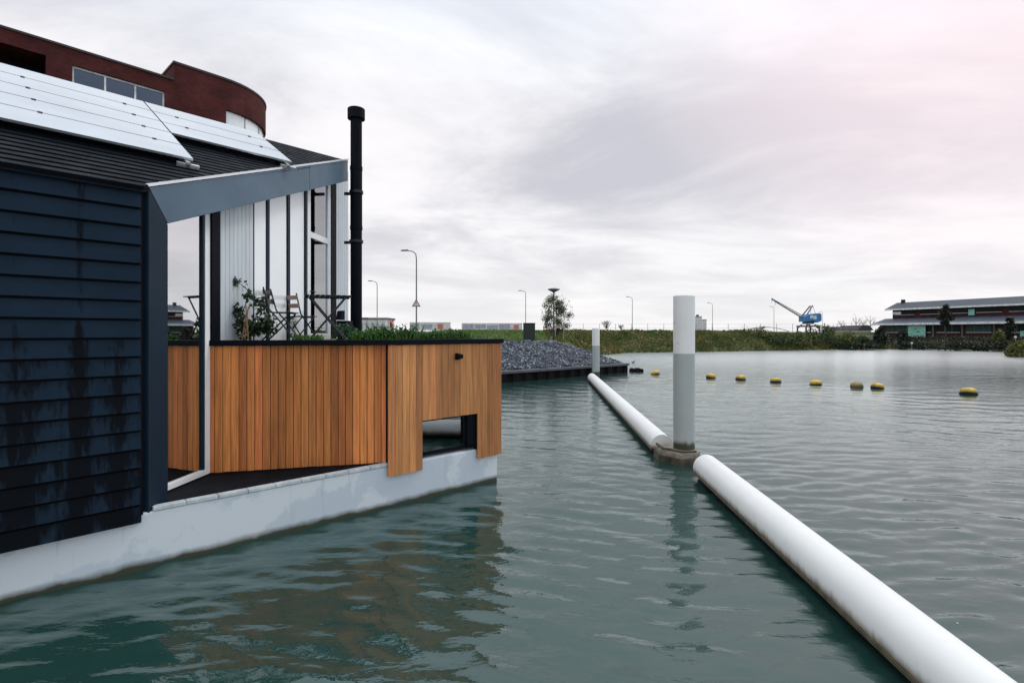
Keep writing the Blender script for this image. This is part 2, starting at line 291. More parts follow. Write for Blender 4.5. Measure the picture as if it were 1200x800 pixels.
MT = dict(
    siding=mat_siding(), hull=mat_hull(), water=mat_water(),
    anthracite=mat('anthracite_metal', (.010,.024,.042), .45, 0, .12, 1.2, rvar=.06, spec=.14),
    fascia=mat('coated_fascia_metal', (.075,.135,.195), .40, 0, .10, .8, rvar=.08, spec=.4),
    roof=mat('black_roof_slat', (.005,.008,.013), .55, 0, .2, 5, rvar=.1, spec=.08),
    black=mat('black_paint', (.004,.006,.010), .55, 0, .15, 3, spec=.07),
    cedar=mat_plank('cedar_plank', (.60,.205,.060), .36), cedar2=mat_plank('muted_cedar_plank', (.52,.225,.085), .34),  # cedar2: more muted tone for the front and end boards
    whiteboard=mat('white_board', (.58,.64,.68), .5, 0, .05, 2, stretch=(3,3,.5)), panel=mat('glossy_white_panel', (.88,.93,.96), .10, 0, .03, 1, spec=1.6),
    whitepaint=mat('white_paint', (.86,.88,.90), .4, 0, .04, 3), flashing=mat('bright_flashing', (.75,.78,.82), .35, .3, .05, 3),
    deck=mat('roofing_felt', (.006,.009,.014), .75, 0, .25, 6, bump=.4, bscale=120, spec=.1), capstone=mat('edge_stone', (.50,.55,.58), .65, 0, .15, 7, bump=.2),
    pv=mat('solar_glass', (.56,.59,.64), .16, .72, .08, .9), clamp=mat('clamp_metal', (.02,.02,.025), .4, .5, .1, 4), alu=mat('bare_aluminium', (.6,.62,.64), .35, .8, .1, 5),  # pv: pale metallic base puts the white sky reflection into the colour
    glass=mat_glass('window_glass', (.84,.97,.92), .64), darkglass=mat_glass('dark_window_glass', (.30,.38,.40), .22), blueglass=mat_glass('blue_window_glass', (.25,.34,.48), .10, (.62,.78,1)), skyglass=mat_glass('coated_glass', (.35,.45,.60), .30),
    brick=mat_brick('dark_red_brick', (.088,.016,.015), (.055,.011,.012), (.060,.026,.025), 1.0), brickcap=mat('dark_coping', (.03,.022,.022), .6),
    warebrick=mat_brick('warehouse_brick', (.050,.014,.014), (.035,.011,.012), (.05,.03,.03), 1.0),
    slate=mat('blue_grey_roof_sheet', (.040,.054,.074), .6, 0, .12, .6, spec=.3), slate2=mat('pale_roof_sheet', (.075,.092,.118), .6, 0, .1, .6, spec=.3),
    trim=mat('white_trim', (.72,.74,.75), .5), interior=mat('interior_plaster', (.62,.62,.60), .8), oak=mat_plank('interior_wood', (.20,.075,.030), .12), curtain=mat('linen_curtain', (.86,.90,.84), .85, 0, .06, 3, stretch=(8,8,.3)),
    boom=mat_tide('boom_plastic', (.78,.78,.77), (.20,.15,.095), .11, .235, .40, .05, .06, .25), boomrim=mat('algae_rim', (.10,.082,.05), .6, 0, .35, 9), boombelly=mat('antifouling_red', (.040,.014,.011), .5, 0, .4, 6),
    pilewhite=mat_tide('pile_white', (.78,.79,.78), (.4,.4,.38), -9, -8, .45, .06, .1, .16), pilegrey=mat_tide('pile_grey', (.39,.43,.43), (.045,.05,.03), .30, .42, .5, .09, .10, .12), pontoon=mat('pontoon_concrete', (.27,.235,.185), .7, 0, .35, 4, bump=.3, bscale=40), pontoonedge=mat('slimy_pontoon_side', (.075,.065,.04), .6, 0, .4, 6),
    yellow=mat('buoy_yellow', (.60,.40,.04), .5, 0, .25, 9), oldyellow=mat('weathered_buoy_yellow', (.23,.165,.035), .6, 0, .3, 8), buoyblack=mat('buoy_black', (.02,.02,.018), .5),
    lamp=mat('galvanised_pole', (.17,.18,.19), .5, .3, .1, 3), lampdark=mat('dark_pole', (.03,.033,.038), .45), signred=mat('sign_red', (.45,.03,.03), .5), signwhite=mat('sign_white', (.75,.75,.75), .5),
    cabinet=mat('dark_green_cabinet', (.012,.020,.020), .5), sheetpile=mat('tarred_sheet_pile', (.010,.009,.010), .7, 0, .4, 3, stretch=(4,4,.6), spec=.1), coping=mat('quay_coping', (.075,.085,.10), .6, 0, .2, 2),
    stone=mat_stone(), gravelbed=mat('gravel_bed', (.05,.058,.072), .9, 0, .4, 12, bump=1, bscale=25), blacktop=mat('tarmac', (.05,.05,.052), .85, 0, .2, 3),
    land=mat('rough_grass_ground', (.060,.10,.024), .9, 0, .3, .5, col2=(.085,.080,.035), bump=.6, bscale=8),
    grass=mat_leaf('grass_blade', [(.045,.10,.018), (.085,.19,.030), (.13,.20,.045), (.20,.18,.07)]),
    reed=mat_leaf('bank_leaf', [(.030,.050,.012), (.085,.125,.026), (.17,.15,.050), (.44,.34,.16)]),
    bush=mat_leaf('bush_leaf', [(.018,.036,.010), (.042,.072,.016), (.08,.115,.026)]), olive=mat_leaf('olive_leaf', [(.050,.062,.014), (.115,.13,.028), (.19,.175,.045)]),
    darkbush=mat_leaf('dark_leaf', [(.007,.012,.006), (.013,.023,.008), (.026,.030,.012)]), sparse=mat_leaf('thin_tree_leaf', [(.03,.055,.02), (.06,.095,.03), (.13,.12,.04)]),
    brownbush=mat_leaf('brown_leaf', [(.010,.010,.006), (.026,.022,.012), (.06,.042,.022)]), twig=mat('twig', (.06,.048,.038), .8), bark=mat('bark', (.045,.036,.028), .85), climber=mat_leaf('climber_leaf', [(.010,.026,.012), (.020,.050,.020), (.05,.075,.025)]),
    heather=mat_leaf('planter_leaf', [(.018,.060,.012), (.05,.14,.025), (.10,.20,.04)]), shrub=mat_leaf('round_shrub_leaf', [(.010,.045,.025), (.02,.085,.040), (.05,.14,.06)]), cane=mat('bamboo_cane', (.30,.17,.07), .7), pinkflower=mat('pink_flower', (.60,.14,.16), .6),
    bistroblack=mat('black_lacquered_steel', (.010,.011,.013), .4), slatwood=mat('pale_acacia_slat', (.36,.25,.20), .6, 0, .15, 8), slatdark=mat('dark_stained_slat', (.014,.013,.013), .45),
    blue=mat('crane_blue', (.030,.20,.46), .5, 0, .12, 2), steelgrey=mat('crane_grey_steel', (.12,.13,.15), .55), white=mat('white_cladding', (.70,.71,.72), .6), red=mat('billboard_red', (.60,.22,.18), .6), grey=mat('billboard_grey', (.38,.42,.50), .6), teal=mat('teal_board', (.22,.48,.42), .6), aqua=mat('green_glass_panel', (.035,.065,.062), .5, spec=.1), darkwin=mat('dark_opening', (.010,.012,.015), .4, spec=.12), tealdark=mat('green_steel_frame', (.05,.11,.10), .5), steel=mat('bare_steel_rail', (.35,.37,.38), .4, .5), concrete=mat('pale_concrete', (.45,.45,.43), .8, 0, .12, 1),
    rooftile=mat('dark_roof_tile', (.035,.035,.042), .7),
)

# ------------------------------------------------------------------ frames of reference
P0 = V(-4.9,5.07,0); P1 = V(-.26,9.34,0); A = (P1-P0).normalized(); Nn = V(-A.y, A.x, 0)
def W(u, d, z): return P0+A*u+Nn*d+V(0,0,z)
def u_at(px):                             # hull-line parameter under a photo column
    k = (px-600)/F; return (k*P0.y-P0.x)/(A.x-k*A.y)
C = V(-4.03,5.87,0); A2 = V(570,620,0).normalized(); N2 = V(-A2.y, A2.x, 0); SL = .597
def Q(u, d, z): return C+A2*u+N2*d+V(0,0,z)
EAVE = 4.22
def roofz(p): return EAVE+SL*(Vector((p[0],p[1],0))-C).dot(N2)
B = V(.0645,1,0).normalized(); BL = V(-B.y, B.x, 0)      # along the gable frame, and into the house
def G(t, e, z): return C+B*t+BL*e+V(0,0,z)

WAVE = .40
# ------------------------------------------------------------------ terrain
SHORE = [(-140,-96),(-14.6,15.2),(-.5,27.95),(7.6,35.2),(6.4,38.5),(7,48),(9,60),(15,69),(30,74),(54,84.5),(66,83.5),(71,74.5),(68,68),(57,61),(53.6,57),(57,49),(120,20),(900,-30),(3000,-60),(3000,3000),(-3000,3000),(-3000,-96)]
sp = np.array(SHORE, float)
def inside(x, y):
    x = np.asarray(x, float); y = np.asarray(y, float); r = np.zeros(x.shape, bool); j = len(sp)-1
    for i in range(len(sp)):
        xi, yi = sp[i]; xj, yj = sp[j]
        c = ((yi > y) != (yj > y)) & (x < (xj-xi)*(y-yi)/((yj-yi) if yj != yi else 1e-9)+xi); r ^= c; j = i
    return r
def shoredist(x, y):
    x = np.asarray(x, float); y = np.asarray(y, float); best = np.full(x.shape, 1e9)
    for i in range(len(sp)):
        ax, ay = sp[i]; bx, by = sp[(i+1)%len(sp)]; dx, dy = bx-ax, by-ay
        t = np.clip(((x-ax)*dx+(y-ay)*dy)/(dx*dx+dy*dy), 0, 1)
        best = np.minimum(best, np.hypot(x-ax-t*dx, y-ay-t*dy))
    return np.where(inside(x, y), best, -best)
def ground(x, y):
    x = np.asarray(x, float); y = np.asarray(y, float); d = shoredist(x, y)
    cap = 1.95+(2.78-1.95)*np.clip((y-44)/13, 0, 1)
    cap = np.where((x > 52) & (y < 100), 1.45, cap)
    cap = np.where((x > 40) & (x <= 52) & (y < 100), 1.45+(cap-1.45)*np.clip((52-x)/12,0,1), cap)
    steep = np.where(y < 45, .62, .42)
    bumps = .10*np.sin(x*.9+1.3*np.sin(y*.4))+.07*np.sin(y*1.3+x*.35)
    z = np.where(d > 0, np.minimum(.05+d*steep+bumps*np.clip(d/3,0,1), cap), np.maximum(-1.6, d*.7))
    near = (y < 46) & (x < 9)
    z = np.where(near & (d > 0), np.minimum(-.35+d*.78, cap), z)
    return z
def gz(x, y): return float(ground(np.array([x]), np.array([y]))[0])
gx = np.concatenate([[-3000,-1500,-700,-350,-200,-140,-100,-75], np.arange(-55,-14,4.), np.arange(-14,100,1.), np.arange(100,150,6.), [170,230,350,700,1500,3000]])
gy = np.concatenate([[-96,-70,-40,-20,0,12], np.arange(18,100,1.), np.arange(100,180,5.), [200,260,400,700,1300,3000]])
GX, GY = np.meshgrid(gx, gy); GZ = ground(GX, GY)
m = M(); m.v = [tuple(p) for p in np.stack([GX, GY, GZ], -1).reshape(-1,3).tolist()]; nx = len(gx)
m.f = [(j*nx+i, j*nx+i+1, (j+1)*nx+i+1, (j+1)*nx+i) for j in range(len(gy)-1) for i in range(nx-1)]; m.smooth = True
tag(m.build('ground', MT['land'], loc=(0,0,0)), kind='structure')
# open water: a sheet with real wavelets where they can be told apart, flat beyond
def grow(a, b, d0, rate, dmax):
    o = [a]
    while o[-1] < b: o.append(o[-1]+min(dmax, max(d0, rate*(o[-1]-a+1))))
    return o
wy = np.array([-3000,-300,-40,-8,-2,.2]+grow(.5,3,.06,0,.06)+grow(3.06,92,.042,.0095,.24)+grow(92.3,140,.3,.1,4)+[160,300,800,3000])
xr = grow(5.,86,.06,.017,.36)+grow(86.4,140,.5,.1,4)
wx = np.array([-3000,-800,-200]+[-v-2 for v in grow(4.,60,.055,.03,3)][::-1]+list(np.arange(-5.95,4.97,.055))+xr+[160,300,800,3000])
WX, WY = np.meshgrid(wx, wy); dxs = np.gradient(wx)[None,:]; dys = np.gradient(wy)[:,None]
r2 = np.random.default_rng(11); WZ = np.zeros(WX.shape)
side = 1/(1+np.exp(-(WX-3.3)*2))          # a little rougher outside the boom
open_ = np.clip((WY-9)/30, 0, 1)
px1 = WX+.25*np.sin(WY*.5+1)+.15*np.sin(WX*.8+WY*.3); py1 = WY+.3*np.sin(WX*.45)+.18*np.sin(WX*.9-WY*.4+2)
for i in range(84):
    lam = .17*(1.5/.17)**r2.random() if i < 70 else r2.uniform(.9,2.0); th = r2.normal(R(80), R(32)); k_ = 2*math.pi/lam
    kx, ky = k_*math.cos(th), k_*math.sin(th); step = (abs(math.cos(th))*dxs+abs(math.sin(th))*dys)
    att = np.clip((lam/step-3)/3, 0, 1)
    env = .55+.45*np.sin(WX*r2.uniform(.1,.5)+WY*r2.uniform(.1,.5)+r2.uniform(0,6.3))
    amp = .0158*lam**1.0/(1+.3*lam)*(.82+.18*side)*WAVE*((1.5 if lam < .5 else .55)*(1+.3*open_) if i < 70 else .55*open_)
    ph = kx*px1+ky*py1+r2.uniform(0,6.3)
    WZ += amp*att*env*(np.sin(ph)+.25*np.sin(2*ph+1.57)*.6)
m = M(); m.v = [tuple(p) for p in np.stack([WX, WY, WZ], -1).reshape(-1,3).tolist()]; nw = len(wx)
m.f = [(j*nw+i, j*nw+i+1, (j+1)*nw+i+1, (j+1)*nw+i) for j in range(len(wy)-1) for i in range(nw-1)]; m.smooth = True
tag(m.build('water', MT['water'], loc=(0,0,0)), kind='structure')

# gravel slope above the sheet-pile wall
T0 = V(-14,15.55,0); T1 = V(7.55,35.0,0); TD = (T1-T0).normalized(); TN = V(-TD.y, TD.x, 0); TL = (T1-T0).length
def T(s, d, z): return T0+TD*s+TN*d+V(0,0,z)
m = M(); ns, nd = 60, 9
def grav(s, k):                           # k 0..1 from the wall up to the crest; the slope rounds off at its free end
    d = .25+k*2.75; z = .60+k*1.47
    pull = max(0, (s-(TL-4.2))/4.2)
    return T(s-k*3.9*(s/TL)**6, d, z+.04*math.sin(s*3+k*5))
vs = [grav(TL*i/ns, j/nd) for i in range(ns+1) for j in range(nd+1)]
m.add(vs, [(i*(nd+1)+j, (i+1)*(nd+1)+j, (i+1)*(nd+1)+j+1, i*(nd+1)+j+1) for i in range(ns) for j in range(nd)])
e0 = [grav(TL, j/nd) for j in range(nd+1)]; e1 = [T(TL-.3, 3.0, .3)+ (p-e0[0])*.8 for p in e0]
for j in range(nd): m.quad(e0[j], T(TL-.2-1.9*j/nd, .6+3.4*1, .05), T(TL-.2-1.9*(j+1)/nd, .6+3.4, .05), e0[j+1])
m.quad(e0[nd], T(TL-2.1, 4, .05), T(TL-8, 6.5, 1.9), T(TL-8, 3.0, 2.06)); m.quad(*[T(s, d, z) for s, d, z in ((0,3.0,2.06),(TL-7,3.0,2.06),(TL-7,6.5,1.9),(0,6.5,1.9))])
gb = tag(m.build('gravel_slope', MT['gravelbed']), kind='structure')
m = M()
ico = [(0,0,1),(.9,0,.25),(.28,.85,.3),(-.72,.53,.25),(-.72,-.53,.3),(.28,-.85,.25),(.0,0,-.6)]
icf = [(0,1,2),(0,2,3),(0,3,4),(0,4,5),(0,5,1),(6,2,1),(6,3,2),(6,4,3),(6,5,4),(6,1,5)]
def stone(p, r):
    a = random.random()*6.28; sx, sy, sz = (random.uniform(.7,1.3) for _ in range(3)); ca, sa = math.cos(a), math.sin(a)
    m.add([(p[0]+r*(x*sx*ca-y*sy*sa), p[1]+r*(x*sx*sa+y*sy*ca), p[2]+r*z*sz) for x, y, z in ico], icf)
for i in range(30000):
    s = TL*(1-random.random()**1.3*.62); k = random.random(); stone(grav(s, k), random.uniform(.025,.060)*random.choice((1,1,1,1.7)))
for i in range(900):
    k = random.random(); q = random.random(); a_, b_ = grav(TL, k), T(TL-.2-1.9*k, 4.0, .05); stone(a_.lerp(b_, q), random.uniform(.07,.15))
tag(m.build('gravel', MT['stone']), kind='stuff')
w = thing('sheet_pile_wall', T(0,0,-.6), 'tarred black sheet-pile wall holding up the grey gravel slope', 'quay wall')
m = M(); pts = []
k = 0; s = 0
while s < TL-.01:
    for ds, dd in ((0,0),(.35,0),(.45,.16),(.8,.16)):
        pts.append((min(s+ds, TL), dd))
    s += .9
front = [T(s_, -.12+d_, 0) for s_, d_ in pts]; n = len(front)
m.add([p+V(0,0,-.6) for p in front]+[p+V(0,0,.46) for p in front], [(i,i+1,n+i+1,n+i) for i in range(n-1)])
m.box(T(TL,-.12,-.6), TN*3.6-TD*.6, TD*-.2, V(0,0,1.06)); m.build('piling', MT['sheetpile'], w)
m = M(); m.box(T(0,-.2,.46), TD*(TL+.1), TN*.5, V(0,0,.14)); m.box(T(TL+.1,.303,.462), TD*-.4, TN*3.3-TD*.6, V(0,0,.13)); m.build('coping_beam', MT['coping'], w, bevel=.015)
m = M(); m.box(T(TL-24,2.9,2.06), TD*17.2, TN*.35, V(0,0,.07)); tag(m.build('kerb', MT['coping']), kind='structure')
for i, (px, py, wd) in enumerate(((741,435,.35),(748,436,.62))):
    p = at(px, py, 35.5); m = M(); m.cbox((p.x, 35.5, .03), wd, .4, .32); m.cbox((p.x-wd*.1, 35.5, .21), wd*.55, .3, .08)
    tag(m.build('timber_block', MT['sheetpile'], bevel=.03), ('small', 'larger')[i]+' dark timber block floating off the end of the sheet-pile wall', 'timber block')

# ------------------------------------------------------------------ floating house
house = thing('floating_house', P0, 'modern floating house with dark blue siding, cedar cladded front and white concrete hull', 'houseboat')
U1 = (P1-P0).length
Wa = V(-4.22,7.31,0); Wb = W(4.27,0,0); Wc = W(U1+.05,-.055,0)
# hull
m = M(); back = 4.6
m.prism([W(-7,0,-.7), W(U1,0,-.7), W(U1,back,-.7), W(-7,back,-.7)], (0,0,.7+.615)); hull = m.build('hull', MT['hull'], house, bevel=.02)
m = M(); s = 1.22
while s < 4.24:
    l = min(.33, 4.25-s); m.box(W(s,-.012,.618), A*(l-.006), Nn*.10, V(0,0,.045)); s += .33
m.build('edge_stone', MT['capstone'], hull, bevel=.006)
m = M(); m.prism([W(1.15,.095,.617), W(4.3,.095,.617), (Wb.x-.05, Wb.y+.12, .617), (Wa.x, Wa.y+.12, .617), (-4.5,6.3,.617)], (0,0,.028)); m.build('deck', MT['deck'], house)
# siding
sd = M(); nb = 18; z0, z1 = .50, 4.14; bh = (z1-z0)/nb
for i in range(nb):
    z = z0+i*bh
    sd.prism([Q(-7.5,0,z+.030)-N2*.045, Q(-7.5,0,z+bh+.004)-N2*.020, Q(-7.5,0,z+bh+.004)+N2*.004, Q(-7.5,0,z+.030)+N2*.004], A2*7.42)
sd.build('siding', MT['siding'], house)
m = M(); m.box(Q(-7.5,.006,.53), A2*7.45, N2*.12, V(0,0,3.615)); m.build('wall', MT['black'], house)  # black backing puts the boards' overlap shadow into the open gaps
# gable frame: post and rake
SR = (roofz(G(1,0,0))-roofz(G(0,0,0)))      # rise of the rake per metre
TE = 5.91; DEP = .27
za = EAVE; 
def rk(t, dz=0): return EAVE+SR*t+dz
fas = M()
fas.prism([G(0,0,rk(0)), G(.30,0,rk(.30,-.46)), G(4.0,0,rk(4.0,-.46)), G(4.0,0,rk(4.0))], BL*DEP)
fas.prism([G(4.012,0,rk(4.012)), G(4.012,0,rk(4.012,-.46)), G(TE,0,rk(TE,-.46)), G(TE,0,rk(TE))], BL*DEP)
fas.build('roof_fascia', MT['fascia'], house, bevel=.006)
m = M(); m.prism([G(0,0,rk(0,-.018)), G(0,0,.60), G(.30,0,.645), G(.30,0,rk(.30,-.475))], BL*DEP); m.build('gable_post', MT['anthracite'], house, bevel=.006)
m = M(); m.prism([G(-.02,-.015,rk(-.02,.004)), G(TE+.02,-.015,rk(TE+.02,.004)), G(TE+.02,-.015,rk(TE+.02,.035)), G(-.02,-.015,rk(-.02,.035))], BL*.14); m.build('roof_flashing', MT['flashing'], house)
# roof: a black deck with raised slats running along the eave
dE = 3.72
def uend(d): return ((B*(d/B.dot(N2))).dot(A2))    # where the rake cuts a line parallel to the eave
m = M(); UW = -7.5
m.prism([Q(UW,-.06,EAVE-.06*SL-.03), Q(uend(-.06),-.06,EAVE-.06*SL-.03), Q(uend(dE),dE,EAVE+dE*SL-.03), Q(UW,dE,EAVE+dE*SL-.03)], (0,0,-.02))
roof = m.build('roof', MT['black'], house)
m = M(); d = -.04
up = (N2+V(0,0,SL)).normalized(); nr = (V(0,0,1)-N2*SL).normalized()
while d < dE-.08:
    a, b = Q(UW,d,EAVE+d*SL-.028), Q(uend(d)-.01,d,EAVE+d*SL-.028)
    m.prism([a, b, b+up*.085+A2*(uend(.07)), a+up*.085], nr*.045); d += .127
m.build('roof_slat', MT['roof'], roof)
# solar modules
def RP(u, d, o): return Q(u, d, EAVE+d*SL)+nr*o
rows = [.93,1.46,1.96,2.46,2.97,3.47]
xg = [-5.6,-4.17,-2.55,-.93,.70]; xg2 = [.715,2.50]
def module(u0, u1, d0, d1):
    m = M(); m.box(RP(u0+.003,d0+.011,.10), A2*(u1-u0-.006), up*((d1-d0-.022)/up.dot(N2)), nr*.03); m.build('solar_panel', MT['pv'], house)
for i in range(5):
    module(-5.6, .70, rows[i], rows[i+1])
    for u in ((-.78, .37) if i else ()):
        m = M(); m.box(RP(u-.01*i,rows[i]-.018,.131), A2*.045, up*.03, nr*.008); m.build('panel_clamp', MT['clamp'], house)
for i in (2,3,4):
    module(.715, 2.50, rows[i], rows[i+1])
    for u in ((1.03, 2.16) if i > 2 else ()):
        m = M(); m.box(RP(u,rows[i]-.018,.131), A2*.045, up*.03, nr*.008); m.build('panel_clamp', MT['clamp'], house)
for u, d in ((.60,.86),(2.38,1.86)):
    m = M(); m.box(RP(u,d,.02), A2*.05, up*.5, nr*.075); m.box(RP(u-.10,d,.02), A2*.26, up*.05, nr*.05); m.build('mounting_rail', MT['alu'], house)
# house body: back walls closing the volume
m = M(); e = G(TE,DEP,0)
m.box(Q(UW,dE-.1,.6), A2*(uend(dE)-UW-.80), N2*.1, V(0,0,rk(TE)-.85)); m.build('rear_wall', MT['black'], house)
# side wall line: glazing first, cedar step, then the upper terrace wall
def Sd(t, e, z): return G(t, .27+e, z)       # wall plane behind the gable frame
def tx(px, e=.27):                           # distance along the gable line under a photo column
    k = (px-600)/F; c = C+BL*e; return (k*c.y-c.x)/(B.x-k*B.y)
t_w0, t_w1 = .34, tx(243.5)
def soff(t): return rk(t,-.2)
win = M()
zb = .665
fr = M()
fr.box(Sd(t_w1-.105,-.035,zb), B*.105, BL*.07, V(0,0,soff(t_w1-.105)-zb-.1))
fr.box(Sd(.02,-.035,zb), B*(t_w1-.127), BL*.07, V(0,0,.075))
fr.box(Sd(.02,-.035,zb+.077), B*.07, BL*.07, V(0,0,3.3))
win = fr.build('window', MT['whitepaint'], house, bevel=.004)
m = M(); m.box(Sd(t_w1-.145,-.028,zb+.078), B*.038, BL*.056, V(0,0,soff(t_w1-.115)-zb-.2)); m.build('mullion', MT['anthracite'], win)
m = M(); m.prism([Sd(.09,0,zb+.078), Sd(t_w1-.146,0,zb+.078), Sd(t_w1-.146,0,soff(t_w1-.146)-.1), Sd(.09,0,soff(.09)-.1)], BL*.012); m.build('pane', MT['glass'], win)
m = M()
m.prism([Sd(tx(243.5)+.005,-.06,2.43), Sd(tx(253.5),-.06,2.43), Sd(tx(253.5),-.06,soff(tx(253.5))), Sd(tx(243.5)+.005,-.06,soff(tx(243.5)))], BL*.16); m.build('corner_trim', MT['black'], house)
# upper wall: boards, glossy panels with dark battens, door, boards
ZT = 2.47
def strip(x0, x1, e0, dep, zlo, zhi=None):
    a, b = tx(x0), tx(x1); m_ = []
    za_, zb_ = (soff(a), soff(b)) if zhi is None else (zhi, zhi)
    return [Sd(a,e0,zlo), Sd(b,e0,zlo), Sd(b,e0,zb_), Sd(a,e0,za_)], BL*dep
m = M(); xs = [253.7]
a0, a1 = tx(253.7), tx(297); nbd = 9
for i in range(nbd):
    ta, tb = a0+(a1-a0)*i/nbd, a0+(a1-a0)*(i+1)/nbd-.008
    m.prism([Sd(ta,.0,ZT), Sd(tb,.0,ZT), Sd(tb,.0,soff(tb)), Sd(ta,.0,soff(ta))], BL*.05)
m.build('terrace_wall', MT['whiteboard'], house)
for x0, x1 in ((298.5,312.5),(316.5,336.5),(340.5,357)):
    m = M(); m.prism(*strip(x0,x1,.015,.04,ZT)); m.build('wall_panel', MT['panel'], house)
for x0, x1 in ((297,298.4),(312.6,316.4),(336.6,340.4),(357.1,360)):
    m = M(); m.prism(*strip(x0+.5,x1-.5,-.004,.06,ZT)); m.build('batten', MT['anthracite'], house)
dr = M(); t0_, t1_ = tx(360.2), tx(387)
for a_, b_ in ((t0_,t0_+.13),(t1_-.13,t1_)): dr.prism([Sd(a_,-.01,ZT), Sd(b_,-.01,ZT), Sd(b_,-.01,soff(b_)), Sd(a_,-.01,soff(a_))], BL*.07)
dr.box(Sd(t0_+.132,-.008,ZT), B*(t1_-t0_-.264), BL*.066, V(0,0,.12)); dr.box(Sd(t0_+.132,-.014,ZT+2.02), B*(t1_-t0_-.264), BL*.066, V(0,0,.12))
door = dr.build('terrace_door', MT['whitepaint'], house, bevel=.004)
m = M(); m.box(Sd(t0_+.104,.02,ZT+.122), B*(t1_-t0_-.208), BL*.012, V(0,0,1.896)); m.build('pane', MT['skyglass'], door)
m = M(); m.prism([Sd(t0_+.104,.02,ZT+2.122), Sd(t1_-.104,.02,ZT+2.122), Sd(t1_-.104,.02,soff(t1_-.104)), Sd(t0_+.104,.02,soff(t0_+.104))], BL*.012); m.build('pane', MT['skyglass'], door)
m = M(); m.tube([Sd(t0_+.06,-.03,ZT+.95), Sd(t0_+.06,-.07,ZT+.95), Sd(t0_+.20,-.07,ZT+.95)], .012, 8); m.build('handle', MT['clamp'], door)
m = M(); m.prism(*strip(387.5,393.5,-.012,.07,ZT)); m.build('door_post', MT['black'], house)
m = M(); a0, a1 = tx(394.3), tx(408.4)
for i in range(6):
    ta, tb = a0+(a1-a0)*i/6, a0+(a1-a0)*(i+1)/6-.010
    m.prism([Sd(ta,.0,ZT), Sd(tb,.0,ZT), Sd(tb,.0,rk(min(tb,TE),-.03)), Sd(ta,.0,rk(min(ta,TE),-.03))], BL*.05)
m.build('terrace_wall', MT['whiteboard'], house)
m = M(); m.prism([Sd(.1,.30,.6), Sd(.1,.30,4.0), Sd(tx(253),.30,soff(tx(253))), Sd(TE-.1,.30,soff(TE-.1)), Sd(TE-.1,.30,.6)], BL*.02)
# interior seen through the glazing
m = M(); m.box(Sd(.3,.10,2.36), B*5.0, BL*2.6, V(0,0,.12)); m.build('upper_floor', MT['interior'], house)
m = M()
for i in range(12): m.box(Sd(.35+i*.16,.55,.66), B*.155, BL*.03, V(0,0,1.69))
m.build('inner_wall', MT['oak'], house)
m = M(); m.box(Sd(.30,.50,1.60), B*1.95, BL*.045, V(0,0,.035)); m.build('shelf', MT['interior'], house)
m = M(); m.box(Sd(-.2,2.75,.6), B*6, BL*.06, V(0,0,5.0)); m.build('partition_wall', MT['interior'], house)
m = M(); m.box(Sd(.02,.06,.60), B*5, BL*2.6, V(0,0,.05)); m.build('lower_floor', MT['oak'], house)
m = M(); n = 26; pts = []
for i in range(n+1): pts.append(Sd(t_w1-.62+.46*i/n, .07+.03*math.sin(i*1.9), 0))
m.add([p+V(0,0,.70) for p in pts]+[p+V(0,0,4.1) for p in pts], [(i,i+1,n+2+i,n+1+i) for i in range(n)]); m.smooth = True; m.build('curtain', MT['curtain'], house)
# cedar cladding: recessed side and proud front with the low window
zt = 2.42
wd = (Wb-Wa); wl = wd.length; wu = wd/wl; wn = V(wu.y, -wu.x, 0)
m = M(); nb = 25; pitch = wl/nb
for i in range(nb): m.box(Wa+wu*(i*pitch+.003)+V(0,0,.665+random.uniform(-.004,.004)), wu*(pitch-.008), -wn*.022, V(0,0,zt-.667))
m.build('side_cladding', MT['cedar'], house)
m = M(); m.box(Wa+wu*.0-wn*.024+V(0,0,.66), wu*(wl+.02), -wn*.06, V(0,0,zt-.66)); m.build('side_wall', MT['black'], house)
ua, ub, uc, ud = u_at(453), u_at(493), u_at(557.5), U1+.05
m = M(); L0 = ua
def fboard(u0, u1, zlo): m.box(W(u0+.0015,-.055,zlo+random.uniform(-.003,.003)), A*(u1-u0-.004), Nn*.022, V(0,0,zt-zlo-.003))
def run(u0, u1, n, zlo):
    for i in range(n): fboard(u0+(u1-u0)*i/n, u0+(u1-u0)*(i+1)/n, zlo)
run(ua, ub, 5, .47); run(ub, uc, 9, 1.235); run(uc, ud, 5, .47)
m.build('front_cladding', MT['cedar2'], house)
m = M(); m.box(W(ua+.02,-.032,1.24), A*(ud-ua-.03), Nn*.09, V(0,0,zt-1.24)); m.box(W(ua+.02,-.032,.622), A*(ub-ua-.02), Nn*.09, V(0,0,.618)); m.box(W(uc,-.032,.622), A*(ud-uc-.01), Nn*.09, V(0,0,.618)); m.build('front_wall', MT['black'], house)
m = M(); m.box(W(ud-.024,.06,.47), Nn*3.9, A*.022, V(0,0,zt-.473)); m.build('end_cladding', MT['cedar2'], house)
fr = M(); fr.box(W(ub,.08,.655), A*(uc-ub), Nn*.06, V(0,0,.05)); fr.box(W(uc-.17,.0,.706), A*.168, Nn*.10, V(0,0,.53)); fr.box(W(ub,.08,1.19), A*(uc-ub-.172), Nn*.06, V(0,0,.043)); fr.box(W(ub+.001,.08,.707), A*.03, Nn*.06, V(0,0,.481))
lw = fr.build('low_window', MT['black'], house)
m = M(); m.box(W(ub+.032,.10,.707), A*(uc-ub-.204), Nn*.012, V(0,0,.482)); m.build('pane', MT['darkglass'], lw)
m = M(); m.box(W(ub-.1,.9,.62), A*(uc-ub+.3), Nn*.03, V(0,0,1.6)); m.build('inner_wall', MT['interior'], house)
